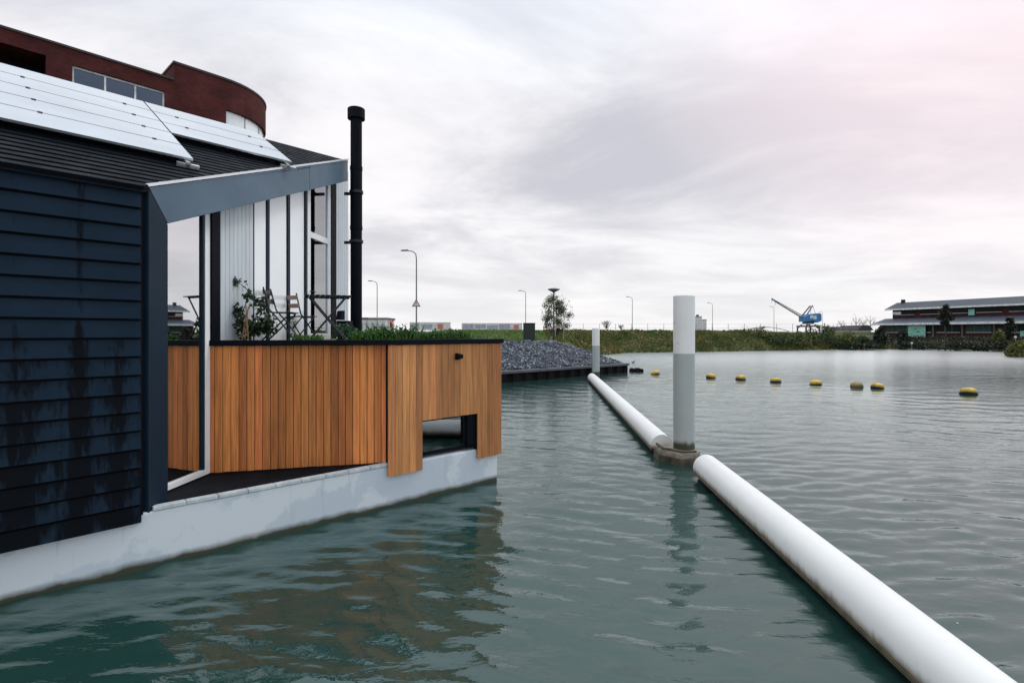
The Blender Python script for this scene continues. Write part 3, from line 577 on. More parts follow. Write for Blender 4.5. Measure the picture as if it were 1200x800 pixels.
m = M(); ul = u_at(531); m.box(W(ul,-.075,2.17), A*.05, Nn*.022, V(0,0,.10)); m.prism([W(ul-.015,-.19,2.19), W(ul-.015,-.19,2.25), W(ul-.015,-.075,2.265), W(ul-.015,-.075,2.16)], A*.08); m.build('wall_lamp', MT['black'], house, bevel=.006)
# parapet cap and terrace floor
def capseg(p, q, e_in, e_out, z, h):
    d_ = (q-p).normalized(); n_ = V(d_.y, -d_.x, 0); return [p+n_*e_out, q+n_*e_out, q-n_*e_in, p-n_*e_in]
m = M()
jo = W(ua-.01,-.085,0); ji = W(ua+.02,.14,0)
m.prism([V(Wa.x,Wa.y,zt+.002)+wn*.03, V(jo.x,jo.y,zt+.002), V(ji.x,ji.y,zt+.002)-wu*.0, V(Wa.x,Wa.y,zt+.002)-wn*.16], (0,0,.075))
m.prism([V(jo.x,jo.y,zt+.002)+A*.004, W(ud+.03,-.085,zt+.002), W(ud+.03,.14,zt+.002), V(ji.x,ji.y,zt+.002)+A*.004], (0,0,.075))
m.box(W(ud+.03,.144,zt+.002), Nn*3.8, A*-.2, V(0,0,.075))
m.build('parapet_cap', MT['black'], house, bevel=.005)
m = M(); m.prism([V(Wa.x-.1,Wa.y+.25,2.36), Wb+V(.05,.3,2.36), W(ud-.18,.16,2.36), W(ud-.18,3.9,2.36), G(TE+.3,.2,2.36), G(1.6,.2,2.36)], (0,0,.09)); m.build('terrace_floor', MT['deck'], house)
# flue pipe on brackets
fp = V((417.5-600)/F*11.6, 11.6, 0); m = M()
m.tube([fp+V(0,0,z) for z in (2.45,4.9,4.905,6.2,6.205,7.30)], [.122,.122,.127,.127,.122,.122], 20); m.tube([fp+V(0,0,z) for z in (4.86,4.94)], .134, 20); m.tube([fp+V(0,0,z) for z in (6.16,6.24)], .134, 20)
flue = m.build('flue_pipe', MT['black'], house)
m = M(); m.tube([fp+V(0,0,z) for z in (7.275,7.28,7.495,7.505)], [.123,.185,.185,.170], 20); m.build('flue_cap', MT['black'], flue)
for z in (4.6,5.68):
    m = M(); m.box(fp+V(-.30,.10,z-.03), (.24,0,0), (0,.05,0), (0,0,.06)); m.tube([fp+V(0,0,z-.03), fp+V(0,0,z+.03)], .150, 18); m.build('bracket', MT['clamp'], flue)

# ------------------------------------------------------------------ things on the terrace
FZ = 2.45
def chair(name, label, slat):
    r = thing(name, (0,0,0), label, 'folding chair', 'folding chairs on the roof terrace')
    m = M()
    for i in range(7): m.box((-.20,-.17+i*.055,.445), (.40,0,0), (0,.046,0), (0,0,.016))
    m.build('seat', MT['slatdark'], r, bevel=.003)
    m = M()
    for z, y in ((.60,-.203),(.745,-.238)): m.box((-.205,y,z), (.41,0,0), (0,.016,0), (0,-.018,.075))
    m.build('backrest', slat, r, bevel=.003)
    for s in (-1,1):
        m = M(); m.tube([(s*.185,.24,0),(s*.185,.02,.30),(s*.185,-.15,.50),(s*.185,-.245,.86)], .0125, 8); m.build('leg', MT['bistroblack'], r)
        m = M(); m.tube([(s*.165,-.27,0),(s*.165,.17,.44)], .0125, 8); m.build('leg', MT['bistroblack'], r)
    for a_, b_ in (((-.185,.17,.10),(.185,.17,.10)),((-.165,-.20,.07),(.165,-.20,.07)),((-.165,.17,.435),(.165,.17,.435))):
        m = M(); m.tube([a_,b_], .009, 6); m.build('crossbar', MT['bistroblack'], r)
    return r
c1 = chair('bistro_chair', 'black folding bistro chair seen from the side, next to the climbing plant', MT['slatdark'])
c1.location = ((331-600)/F*8.75, 8.75, FZ+.03); c1.rotation_euler.z = R(-82)
c2 = chair('bistro_chair', 'folding bistro chair with two pale wooden back slats, behind the small table', MT['slatwood'])
c2.location = ((352-600)/F*9.75, 9.75, FZ); c2.rotation_euler.z = R(-28)
tb = thing('bistro_table', (0,0,0), 'black slatted folding bistro table on crossed legs by the flue pipe', 'table')
m = M()
for i in range(9): m.box((-.37+i*.083,-.30,.735), (.072,0,0), (0,.60,0), (0,0,.016))
m.box((-.36,-.22,.717), (.73,0,0), (0,.03,0), (0,0,.017)); m.box((-.36,.19,.717), (.73,0,0), (0,.03,0), (0,0,.017)); m.build('tabletop', MT['slatdark'], tb, bevel=.003)
for s in (-1,1):
    for q in (-1,1):
        m = M(); m.tube([(q*.30,s*.235+q*.012,0),(-q*.28,s*.235+q*.012,.72)], .0125, 8); m.build('leg', MT['bistroblack'], tb)
for q in (-.27,.27):
    m = M(); m.tube([(q,-.235,.04),(q,.235,.04)], .009, 6); m.build('crossbar', MT['bistroblack'], tb)
tb.location = ((384-600)/F*8.9, 8.9, FZ+.02); tb.rotation_euler.z = R(22)
st = V((404-600)/F*11.0, 11.0, FZ); t = thing('garden_stove', st, 'small black garden stove with a lifted lid, standing left of the flue pipe', 'stove')
m = M(); m.cbox((st.x,st.y,st.z+.27), .27, .26, .26); m.build('fire_box', MT['black'], t, bevel=.02)
m = M(); m.prism([(st.x-.14,st.y-.13,st.z+.42),(st.x-.14,st.y+.13,st.z+.42),(st.x-.14,st.y+.13,st.z+.62),(st.x-.14,st.y-.05,st.z+.60)], (.10,0,0)); m.build('lid', MT['black'], t)
for sx in (-.1,.1):
    m = M(); m.cbox((st.x+sx,st.y,st.z+.07), .03, .2, .14); m.build('leg', MT['black'], t)
# climbing plant
cb = V((287-600)/F*7.95, 7.95, FZ-.02); t = thing('climbing_plant', cb, 'tall climbing plant with dark leaves and bare canes against the white terrace wall', 'plant')
m = M(); tips = []
def wp(px, py, Y=7.95): return at(px, py, Y)
stems = [[(284,398),(282,372),(290,350),(296,345),(286,336),(277,330)],[(286,398),(280,380),(272,366),(266,357)],[(290,398),(298,376),(306,360),(313,350)],[(288,398),(296,388),(310,378),(318,372)],[(284,398),(276,385),(270,378)],[(292,398),(304,372),(311,355),(313,342)]]
for k, sgm in enumerate(stems):
    pts = [wp(x, y, 7.9+.05*k+.03*i) for i, (x, y) in enumerate(sgm)]; m.tube(pts, [.008]+[.006]*(len(pts)-2)+[.003], 6); tips.append(pts)
m.build('stem', MT['twig'], t)
m = M()
for pts in tips:
    for i in range(len(pts)-1):
        for _ in range(3):
            q = pts[i].lerp(pts[i+1], random.random()); m.leaves(q, (.10,.09,.07), 5, .035, .1)
m.leaves(wp(297,384), (.34,.14,.16), 260, .042, .0); m.leaves(wp(280,376), (.16,.10,.16), 60, .04, .0); m.leaves(wp(276,331), (.09,.06,.08), 30, .042, .0); m.leaves(wp(314,380), (.16,.12,.16), 110, .042, .0); m.leaves(wp(276,364), (.12,.08,.12), 44, .04, .0); m.leaves(wp(300,352), (.16,.08,.10), 46, .04, .0); m.leaves(wp(287,346), (.09,.06,.05), 12, .04, .0); m.leaves(wp(306,362), (.13,.1,.13), 46, .036, .0)
m.build('foliage', MT['climber'], t)
for x0, x1 in ((284,289),(287,291),(291,288)):
    m = M(); m.tube([wp(x0,398,7.8), wp(x1,356+random.random()*8,7.85)], .010, 6); m.build('cane', MT['cane'], t)
# round shrub and the planted edge
p = V((404-600)/F*9.8, 9.8, FZ); t = thing('garden_shrub', p, 'round bright green shrub under the bistro table edge, at the foot of the flue pipe', 'shrub')
m = M(); m.leaves(p+V(0,0,.16), (.24,.24,.18), 520, .030, .2); m.build('foliage', MT['shrub'], t)
m = M()
for a_ in range(6): m.tube([p, p+V(math.cos(a_)*.1, math.sin(a_)*.1, .2)], [.008,.004], 5)
m.build('stem', MT['twig'], t)
def edge_pt(px, inn=.30):
    if px < 458:
        k = (px-600)/F; a_ = Wa-wn*inn; t_ = (k*a_.y-a_.x)/(wu.x-k*wu.y); return a_+wu*t_
    k = (px-600)/F; a_ = P0+Nn*inn; t_ = (k*a_.y-a_.x)/(A.x-k*A.y); return a_+A*t_
rows_p = [(349,.10),(361,.12),(373,.11),(418,.16),(427,.15),(437,.20),(447,.22),(456,.20),(466,.22),(475,.21),(484,.22),(493,.19),(502,.16),(511,.18),(520,.17),(529,.19),(538,.17),(547,.12)]
desc = ['tiny low','thin','small tufted','bushy','low spreading','spiky','tall','dense','broad','leafy','upright','rounded','short','dark','loose','full','fine-leaved','smallest rightmost']
marks = ['below the pale-slatted chair','between the two folding chairs and the table','under the bistro table','just right of the flue pipe foot','second right of the flue pipe','left of the faint far lamp post','beside the pink flower spike','above the cedar corner','just right of the cedar corner','left of the tall lamp post','in front of the tall lamp post','right of the tall lamp post','below the left billboard','left of the wall lamp','above the wall lamp','right of the wall lamp','under the left end of the long billboard','at the right end of the planted edge']
for i, (px, h_) in enumerate(rows_p):
    p = edge_pt(px); p.z = FZ; m = M()
    h_ *= random.uniform(1.05,1.4)
    for _ in range(16): m.blade(p+V(random.gauss(0,.055), random.gauss(0,.07), 0), h_*random.uniform(.5,1.1), .008, random.uniform(.1,.6), random.random()*6.28)
    m.lathe(p, [(.10,-.02),(.11,.01),(.07,.035),(.01,.05)], 9); m.smooth = False
    m.leaves(p+V(0,0,h_*.45), (.095,.11,h_*.5), 170, .024, .0)
    tag(m.build('edging_plant', MT['heather'], loc=tuple(p)), desc[i]+' green edging plant on the terrace, '+marks[i], 'plant', 'green plants along the terrace edge')
p = edge_pt(459,.5); p.z = FZ; t = thing('flowering_plant', p, 'taller sprig with one pink-red flower head above the green planted edge', 'flower')
m = M(); m.tube([p, p+V(.0,0,.2), p+V(-.01,0,.29)], [.006,.005,.004], 6); m.tube([p, p+V(.12,.02,.2), p+V(.24,.03,.30)], [.006,.004,.003], 6); m.build('stem', MT['twig'], t)
m = M(); m.leaves(p+V(-.01,0,.30), (.035,.035,.075), 60, .022, .0); m.build('flower_head', MT['pinkflower'], t)
m = M(); m.leaves(p+V(.14,.02,.20), (.13,.06,.10), 40, .025, .0); m.build('foliage', MT['climber'], t)

# ------------------------------------------------------------------ piles and floating boom
def pile(loc, top, split, label):
    t = thing('mooring_pile', loc, label, 'mooring pile', 'mooring piles of the floating boom'); L = Vector(loc)
    m = M(); m.tube([L+V(0,0,z) for z in (0,split-L.z)], .215, 40, caps=False); m.build('lower_shaft', MT['pilegrey'], t)
    m = M(); m.tube([L+V(0,0,z) for z in (split+.001-L.z,top-.012-L.z,top-L.z)], [.2155,.2155,.205], 40); m.build('upper_band', MT['pilewhite'], t)
    return t
pn = pile((3.56,10.95,-1.5), 3.37, 2.175, 'near grey mooring pile with white upper band beside the boom joint'); pf = pile((4.85,30.6,-1.5), 2.86, 1.87, 'far small mooring pile with white upper band in front of the gravel slope')
for px, py in ((794.5,402),(790.5,378)):
    q = at(px, py, 10.76); m = M(); m.lathe((q.x,q.y,q.z), [(.006,-.008),(.012,0),(.006,.008)], 8); m.build('bolt', MT['clamp'], pn)
def boom(p, q, r, zc, label, cut0=0, cut1=0):
    p, q = V(p[0],p[1],zc), V(q[0],q[1],zc); d = (q-p).normalized(); s = V(d.y,-d.x,0); n = 26
    t = thing('floating_boom', (p.x,p.y,0), label, 'floating boom', 'white floating boom segments')
    def arc(a0, a1, k, rad, base, cut):
        return [base+d*(cut*math.sin(R(a0+(a1-a0)*i/k)) if cut else 0)+(s*math.cos(R(a0+(a1-a0)*i/k))+V(0,0,math.sin(R(a0+(a1-a0)*i/k))))*rad for i in range(k+1)]
    def shell(a0, a1, rad, name, mt, cuts=(0,0), ext=0, caps=True):
        m = M(); a = arc(a0,a1,n,rad,p-d*ext,cuts[0]); b = arc(a0,a1,n,rad,q+d*ext,cuts[1])
        m.add(a+b, [(i,i+1,n+2+i,n+1+i) for i in range(n)])
        if caps: m.add(a, [tuple(range(n+1))]); m.add(b, [tuple(range(n,-1,-1))])
        m.smooth = True; return m.build(name, mt, t)
    shell(-16,196,r,'float_tube',MT['boom'],(cut0,cut1)); shell(196,344,r-.004,'underside',MT['boombelly'])
    for sg in (-1,1):
        m = M(); a = R(-17); c0 = p+s*sg*(r*math.cos(a)+.004)+V(0,0,r*math.sin(a)); c1_ = q+s*sg*(r*math.cos(a)+.004)+V(0,0,r*math.sin(a))
        m.box(c0-V(0,0,.035)-s*.014, c1_-c0, s*.028, V(0,0,.04)); m.build('rim', MT['boomrim'], t, bevel=.004)
    return t
boom((3.22,11.35), (4.32,28.6), .23, .19, 'far white floating boom segment running from the joint out to the far pile')
boom((3.47,9.45), (2.91,.9), .23, .20, 'near white floating boom segment running from the joint to the lower right corner')
t = thing('boom_pontoon', (3.35,10.8,-.1), 'low concrete pontoon joining the boom segments around the near mooring pile', 'pontoon')
def pont(z0, h, g):
    m = M(); pts = [(3.03-g,11.25),(3.00-g,10.75),(3.30,10.32-g),(3.62+g,10.42-g),(3.80+g,10.7),(3.80+g,11.2+g),(3.4,11.3+g)]
    m.prism([(x,y,z0) for x, y in pts], (0,0,h)); return m
pont(.13,.09,0).build('top_slab', MT['pontoon'], t, bevel=.012); pont(-.1,.229,.02).build('float_body', MT['pontoonedge'], t, bevel=.01)
m = M(); m.tube([(3.05,11.15,.27),(3.06,10.72,.27),(3.33,10.38,.27),(3.62,10.40,.27)], .028, 10); m.build('bumper_rail', MT['boomrim'], t)
# buoys
by = None
for i, (px, py, lab) in enumerate(((768,437,'leftmost, nearest the gravel wall'),(833,441,'just right of the near mooring pile'),(868,443,'third from the left'),(909,446,'below the blue crane jib'),(956,449,'below the blue crane cabin'),(1004,452,'darker left one of the close pair'),(1028,453,'brighter right one of the close pair'),(1135,460,'largest and rightmost, off on its own'))):
    Y = F*HC/(py-YH+1.5); r = .25*(1.12 if i == 7 else 1)
    t = thing('buoy', (0,0,0), 'yellow and black buoy on the water, '+lab, 'buoy', 'line of yellow buoys')
    if by is None:
        m = M(); m.lathe((0,0,0), [(.25,.10),(.262,.16),(.25,.22),(.19,.285),(.09,.315),(.01,.32)], 18); m.build('dome', MT['yellow'], t)
        m = M(); m.lathe((0,0,0), [(.15,-.15),(.27,-.02),(.29,.05),(.26,.099)], 18); m.build('float_base', MT['buoyblack'], t); by = t
    else:
        for ch in by.children: c = ch.copy(); COL.objects.link(c); c.parent = t
    if 'darker' in lab:
        for ch in t.children:
            if ch.name.startswith('dome'): ch.data = ch.data.copy(); ch.data.materials[0] = MT['oldyellow']
    t.location = ((px-600)/F*Y, Y, 0); t.rotation_euler = (R(random.uniform(-11,11)), R(random.uniform(-11,11)), random.random()*6); t.scale = (r/.25, r/.25, r/.25*random.uniform(.72,.85))
p = at(742,425,45); m = M(); m.leaves((p.x,45,.02),(.01,.01,.01),1,.01); 
t = thing('water_bird', (p.x,45,0), 'small dark water bird swimming past the end of the gravel wall', 'bird')
m = M(); m.tube([(p.x+a_*.6,45,b_*.6+.03) for a_, b_ in ((-.24,.14),(-.14,.10),(0,.09),(.12,.12),(.17,.24),(.19,.34),(.25,.35),(.31,.33))], [.012,.05,.066,.05,.027,.03,.03,.007], 10); m.build('body', MT['buoyblack'], t)

# ------------------------------------------------------------------ lamps, signs, cabinet
def street_lamp(label):
    t = thing('street_lamp', (0,0,0), label, 'street lamp', 'tall street lamps along the far road')
    m = M(); m.tube([(0,0,-.3),(0,0,1.2),(0,0,1.25),(0,0,7.2),(-.06,0,7.65),(-.35,0,7.88),(-.8,0,7.96)], [.11,.10,.075,.055,.05,.045,.04], 10); m.build('pole', MT['lamp'], t)
    m = M(); m.box((-1.45,-.12,7.93), (.7,0,0), (0,.24,0), (0,0,.06)); m.prism([(-1.45,-.10,7.992),(-.75,-.10,7.992),(-.8,-.07,8.05),(-1.3,-.07,8.04)], (0,.2,0)); m.build('lamp_head', MT['lampdark'], t, bevel=.01)
    return t
LP = [(488,290,'tallest, carrying a triangular warning sign'),(442,331,'just right of the flue pipe'),(616,342,'rising behind the dark cabinet'),(741,349,'left of the near mooring pile'),(835,356,'right of the near mooring pile'),(907,360,'left of the blue crane, under its jib'),(964,366,'right of the blue crane'),(1003,369,'far faint one left of the warehouse')]
l0 = None
for px, py, lab in LP:
    Y = F*8.0/(YH-py)*.99; x = (px-600)/F*Y; z = gz(x, Y)
    if l0 is None: l0 = street_lamp('grey street lamp with a bent arm, '+lab); t = l0
    else:
        t = copy_tree(proto); t['label'] = 'grey street lamp with a bent arm, '+lab
    if t is l0: proto = l0
    t.location = (x, Y, z)
    t.rotation_euler.z = R(random.uniform(-8,8))
    ROOTLOC[t.name] = Vector((0,0,0))
m = M(); m.prism([(-.42,-.09,2.75),(.42,-.09,2.75),(0,-.09,3.48)], (0,.02,0)); 
sg = m.build('warning_sign', MT['signred'], l0); sg['label'] = 'red-edged triangular warning sign'
m = M(); m.prism([(-.28,-.096,2.84),(.28,-.096,2.84),(0,-.096,3.32)], (0,.005,0)); m.build('sign_face', MT['signwhite'], sg)
m = M(); m.box((-.025,-.10,2.98), (.05,0,0), (0,.003,0), (0,0,.2)); m.box((-.025,-.10,2.90), (.05,0,0), (0,.003,0), (0,0,.05)); m.build('sign_mark', MT['black'], sg)
p = V((649-600)/F*40.5, 40.5, gz((649-600)/F*40.5, 40.5)); t = thing('path_lamp', p, 'slim dark post lamp with a flat disc head on the gravel mound', 'lamp post')
m = M(); m.tube([p+V(0,0,z) for z in (-.2,.9,.92,3.75)], [.085,.085,.055,.045], 12); m.build('pole', MT['lampdark'], t)
m = M(); m.lathe(p, [(.05,3.70),(.12,3.78),(.40,3.92),(.48,3.98),(.44,4.02),(.12,4.08),(.02,4.09)], 24); m.build('lamp_head', MT['lamp'], t)
p = V((620-600)/F*38, 38, 2.0); t = thing('utility_cabinet', (p.x,p.y,p.z-.1), 'plain dark green utility cabinet standing on top of the gravel slope', 'cabinet')
m = M(); m.cbox((p.x,p.y,p.z+.60), .84, .45, 1.30); m.build('body', MT['cabinet'], t, bevel=.02)
m = M(); m.cbox((p.x,p.y,p.z+1.285), .90, .51, .06); m.build('lid', MT['cabinet'], t, bevel=.015)
m = M(); m.box((p.x-.38,p.y-.237,p.z+.05), (.37,0,0), (0,.010,0), (0,0,1.12)); m.box((p.x+.01,p.y-.237,p.z+.05), (.37,0,0), (0,.010,0), (0,0,1.12)); m.build('door', MT['cabinet'], t, bevel=.004)

# ------------------------------------------------------------------ vegetation on the bank
def scatter(n, xr, yr, dmin, dmax):
    x = rng.uniform(*xr, n); y = rng.uniform(*yr, n); d = shoredist(x, y); k = (d > dmin) & (d < dmax)
    return np.stack([x[k], y[k], ground(x[k], y[k])], 1), d[k]
m = M(); pts, ds = scatter(90000, (4,60), (36,92), .0, 7.5)
cl = np.sin(pts[:,0]*.55+1.7*np.sin(pts[:,1]*.3))+np.sin(pts[:,0]*1.4+2)
for (x, y, z), d, c in zip(pts[:11500], ds, cl):
    hgt = (.35+.35*max(0, c*.6+.4)*(1-d/9))*random.uniform(.6,1.3)
    m.blade((x,y,z-.1), hgt, random.uniform(.03,.08), random.uniform(.2,.9), random.random()*6.28)
    m.leaves((x,y,z+hgt*.3), (.28,.28,hgt*.45), 3, random.uniform(.09,.17), .0)
tag(m.build('bank_vegetation', MT['reed'], loc=(0,0,0)), kind='stuff')
m = M(); pts, ds = scatter(40000, (50,82), (56,98), .0, 6.0)
for (x, y, z), d in zip(pts[:5200], ds): m.leaves((x,y,z+.25), (.4,.4,.5), 4, random.uniform(.10,.18), .0)
tag(m.build('undergrowth', MT['brownbush'], loc=(0,0,0)), kind='stuff')
m = M(); pts, ds = scatter(60000, (-12,66), (33,95), 4.2, 16)
for (x, y, z), d in zip(pts[:14000], ds):
    for _ in range(2): m.blade((x+random.uniform(-.2,.2),y+random.uniform(-.2,.2),z-.05), random.uniform(.12,.30), random.uniform(.03,.06), random.uniform(.2,.9), random.random()*6.28)
tag(m.build('grass', MT['grass'], loc=(0,0,0)), kind='stuff')
def bush(px, top, bot, Y, wpx, mt, name, label, group=None, leaf=.16, n=260, twigs=5, dens=1):
    x = (px-600)/F*Y; zt_ = HC+(YH-top)/F*Y; zb_ = gz(x, Y) if bot is None else HC+(YH-bot)/F*Y; wr = wpx/F*Y/2
    t = thing(name, (x,Y,zb_), label, 'bush', group); h_ = zt_-zb_; m = M()
    for i in range(15):
        a = random.random()*6.28; e_ = math.asin(random.random()); c = (x+math.cos(a)*math.cos(e_)*wr*.66, Y+math.sin(a)*math.cos(e_)*min(wr*.6,1.4), zb_+h_*(.22+.52*math.sin(e_)))
        m.leaves(c, (wr*random.uniform(.26,.42), min(wr*.4,1.2), h_*random.uniform(.18,.27)), int(n*dens/15), leaf, .1)
    m.build('foliage', mt, t); m = M()
    for i in range(twigs):
        a = random.random()*6.28; m.tube([(x,Y,zb_-.1), (x+math.cos(a)*wr*.4, Y+math.sin(a)*wr*.4, zb_+h_*.55), (x+math.cos(a)*wr*.7, Y+math.sin(a)*wr*.6, zb_+h_*.92)], [.05,.03,.012], 5)
    m.build('stem', MT['bark'], t); return t
GB = 'bushes along the far bank'
for a in ((886,379,407,83,46,MT['olive'],'bank_bush','rounded yellow-olive bush left of the blue crane legs'),
          (915,388,409,80.5,44,MT['bush'],'bank_bush','low green bush on the water edge below the crane jib'),
          (964,377,408,83,46,MT['bush'],'bank_bush','big mid-green bush hiding the lower right of the crane'),
          (938,387,409,81.5,30,MT['reed'],'bank_bush','brownish bush below the crane cabin at the waterline'),
          (990,384,408,84,30,MT['olive'],'bank_bush','olive bush at the right end of the green bank'),
          (1010,392,408,83,22,MT['bush'],'bank_bush','low bush beside the pale quay wall'),
          (1031,381,407,85,16,MT['darkbush'],'bank_bush','dark bush at the left corner of the warehouse'),
          (1058,385,407,84,18,MT['darkbush'],'bank_bush','dark bush just left of the teal board'),
          (1012,399,410,81,56,MT['darkbush'],'bank_bush','low dark hedge-like bush along the quay foot left of the warehouse'),
          (1075,398,410,82,60,MT['darkbush'],'bank_bush','low dark bush along the water under the teal board'),
          (1122,398,411,77,66,MT['darkbush'],'bank_bush','low dark bush along the water under the warehouse middle'),
          (1168,397,413,74,56,MT['darkbush'],'bank_bush','dark bush along the water near the right edge'),
          (1170,382,408,76,14,MT['olive'],'bank_bush','pale yellowish bush in front of the warehouse right end'),
          (1202,396,420,57,38,MT['olive'],'bank_bush','nearest bush on the spit at the right edge of the view')):
    bush(*a, group=GB, leaf=.17, n=1300)
def tree(px, top, Y, wpx, crown0, mt, label, n, leaf, bare=False, lean=0):
    x = (px-600)/F*Y; zb_ = gz(x, Y); zt_ = HC+(YH-top)/F*Y; zc = HC+(YH-crown0)/F*Y; wr = wpx/F*Y/2; h_ = zt_-zb_
    t = thing('young_tree' if not bare else 'bare_tree', (x,Y,zb_), label, 'tree', None); m = M()
    m.tube([(x,Y,zb_-.2),(x+.05,Y,zb_+h_*.4),(x-.03,Y,zb_+h_*.75),(x,Y,zt_-.1)], [.012*h_+.02,.009*h_+.015,.006*h_,.01], 8)
    for i in range(18 if bare else 13):
        f_ = random.uniform(.18,.85); a = random.random()*6.28; z_ = zc+(zt_-zc)*f_*.8; l = wr*random.uniform(.6,1.05)*(1-.45*f_)
        b0 = V(x,Y,max(z_-.25*l, zb_+.3)); b1 = V(x+math.cos(a)*l*.6, Y+math.sin(a)*l*.6, z_+l*.35); b2 = V(x+math.cos(a)*l, Y+math.sin(a)*l, z_+l*.9)
        m.tube([b0,b1,b2], [.03,.018,.008], 5)
        if bare:
            for q in range(4):
                a2 = random.random()*6.28; m.tube([b1.lerp(b2,random.random()), b2+V(math.cos(a2)*l*.35, math.sin(a2)*l*.35, random.uniform(.1,.6)*l)], [.014,.006], 4)
    m.build('trunk', MT['bark'], t)
    if mt:
        m = M()
        for i in range(26):
            f_ = (i+.5)/26; a = random.random()*6.28; rr = random.random()**.6*wr*.72*math.sin(math.pi*min(1,.16+f_*.74))**.6
            m.leaves((x+math.cos(a)*rr, Y+math.sin(a)*rr, zc+(zt_-zc)*(.04+.90*f_)), (wr*random.uniform(.2,.4), wr*.32, (zt_-zc)*random.uniform(.06,.12)), n//26, leaf, .0)
        if n > 2000: m.leaves((x,Y,zc+(zt_-zc)*.5), (wr*.95,wr*.9,(zt_-zc)*.5), 1500, leaf*.9, .1)
        m.build('crown', mt, t)
    return t
tree(652.5,345,60,42,392,MT['sparse'],'thin young tree with sparse autumn leaves behind the disc-headed lamp',4200,.085)
tree(1108,357,79,19,382,MT['darkbush'],'dark green tree in front of the middle of the warehouse',1500,.16)
tree(1183,371,70,15,398,MT['darkbush'],'narrow dark tree in front of the right end of the warehouse',900,.16)
tree(711,376,74,12,386,MT['sparse'],'small wispy sapling on the far bank between the two mooring piles',90,.08,True)
tree(728,380,78,8,387,MT['sparse'],'tiny wispy sapling on the bank just left of a street lamp',50,.08,True)
for px, top, lab in ((1003,370,'leftmost of the bare trees left of the warehouse'),(1011,372,'second bare tree left of the warehouse, above the dark roofs'),(1020,369,'tall bare tree nearest the warehouse gable'),(986,375,'low bare tree right of the crane bushes')):
    tree(px,top,150,14,388,None,lab+', grey twigs',0,.1,True)

# ------------------------------------------------------------------ billboards, fence, far buildings
def board(px0, px1, top, bot, Y, label, blocks):
    a, b = at(px0,bot,Y), at(px1,top,Y); g_ = gz((a.x+b.x)/2, Y); t = thing('billboard', ((a.x+b.x)/2,Y,g_), label, 'billboard', 'long picture boards beyond the bank')
    m = M(); m.box((a.x,Y,a.z), (b.x-a.x,0,0), (0,.08,0), (0,0,b.z-a.z)); m.build('board', MT['white'], t)
    for f0, f1, h0, h1, mt in blocks:
        m = M(); m.box((a.x+(b.x-a.x)*f0,Y-.012,a.z+(b.z-a.z)*h0), ((b.x-a.x)*(f1-f0),0,0), (0,.01,0), (0,0,(b.z-a.z)*(h1-h0))); m.build('picture', MT[mt], t)
    for f_ in (.04,.28,.5,.72,.96):
        m = M(); x = a.x+(b.x-a.x)*f_; m.box((x-.05,Y+.085,g_-.2), (.1,0,0), (0,.1,0), (0,0,b.z-g_+.1)); m.build('post', MT['steel'], t)
board(541,612,378.5,387,88,'long white billboard strip with grey pictures and a red square at its right end',[(.02,.20,.15,.85,'grey'),(.22,.40,.25,.8,'grey'),(.42,.60,.1,.7,'grey'),(.62,.80,.15,.85,'grey'),(.86,.94,.15,.8,'red')])
board(480,528,377.5,387,88,'shorter white billboard behind the tall lamp post, red square and dark picture',[(.04,.24,.2,.85,'grey'),(.30,.55,.2,.75,'grey'),(.68,.82,.15,.8,'red')])
p = at(654,383,59); g_ = gz(p.x,59); t = thing('road_sign', (p.x,59,g_), 'small white sign with a red stripe in front of the thin tree', 'sign')
m = M(); m.box((p.x-.45,59,p.z-.14), (1.2,0,0), (0,.03,0), (0,0,.36)); m.build('sign_panel', MT['signwhite'], t)
m = M(); m.box((p.x-.45,58.99,p.z-.10), (1.2,0,0), (0,.009,0), (0,0,.10)); m.build('stripe', MT['red'], t)
for dx in (-.3,.6):
    m = M(); m.box((p.x+dx,59.032,g_-.1), (.06,0,0), (0,.06,0), (0,0,p.z+.2-g_)); m.build('post', MT['steel'], t)
t = thing('mesh_fence', (10,92,2.7), 'faint tall wire mesh fence along the top of the far bank', 'fence')
m = M()
for z in (2.9,3.5,4.1): m.tube([(4,92,z),(60,92,z)], .012, 4)
m.build('wire', MT['steel'], t)
for i in range(20):
    x = 4+i*2.8; m = M(); m.box((x-.03,91.97,2.4), (.06,0,0), (0,.06,0), (0,0,1.8)); m.build('post', MT['steel'], t)
p = at(442,388,30); t = thing('barrier_rail', (p.x,30,1.9), 'grey tubular barrier hoop beyond the planted edge, right of the flue pipe', 'railing')
a, b = at(430,373,30), at(455,373,30); m = M(); m.tube([(a.x,30,1.8),(a.x,30,a.z-.1),(a.x+.1,30,a.z),(b.x-.1,30,b.z),(b.x,30,b.z-.1),(b.x,30,1.8)], .03, 8); m.build('hoop', MT['steel'], t)
m = M(); m.tube([(a.x,30,a.z-.45),(b.x,30,a.z-.45)], .022, 8); m.build('crossbar', MT['steel'], t)
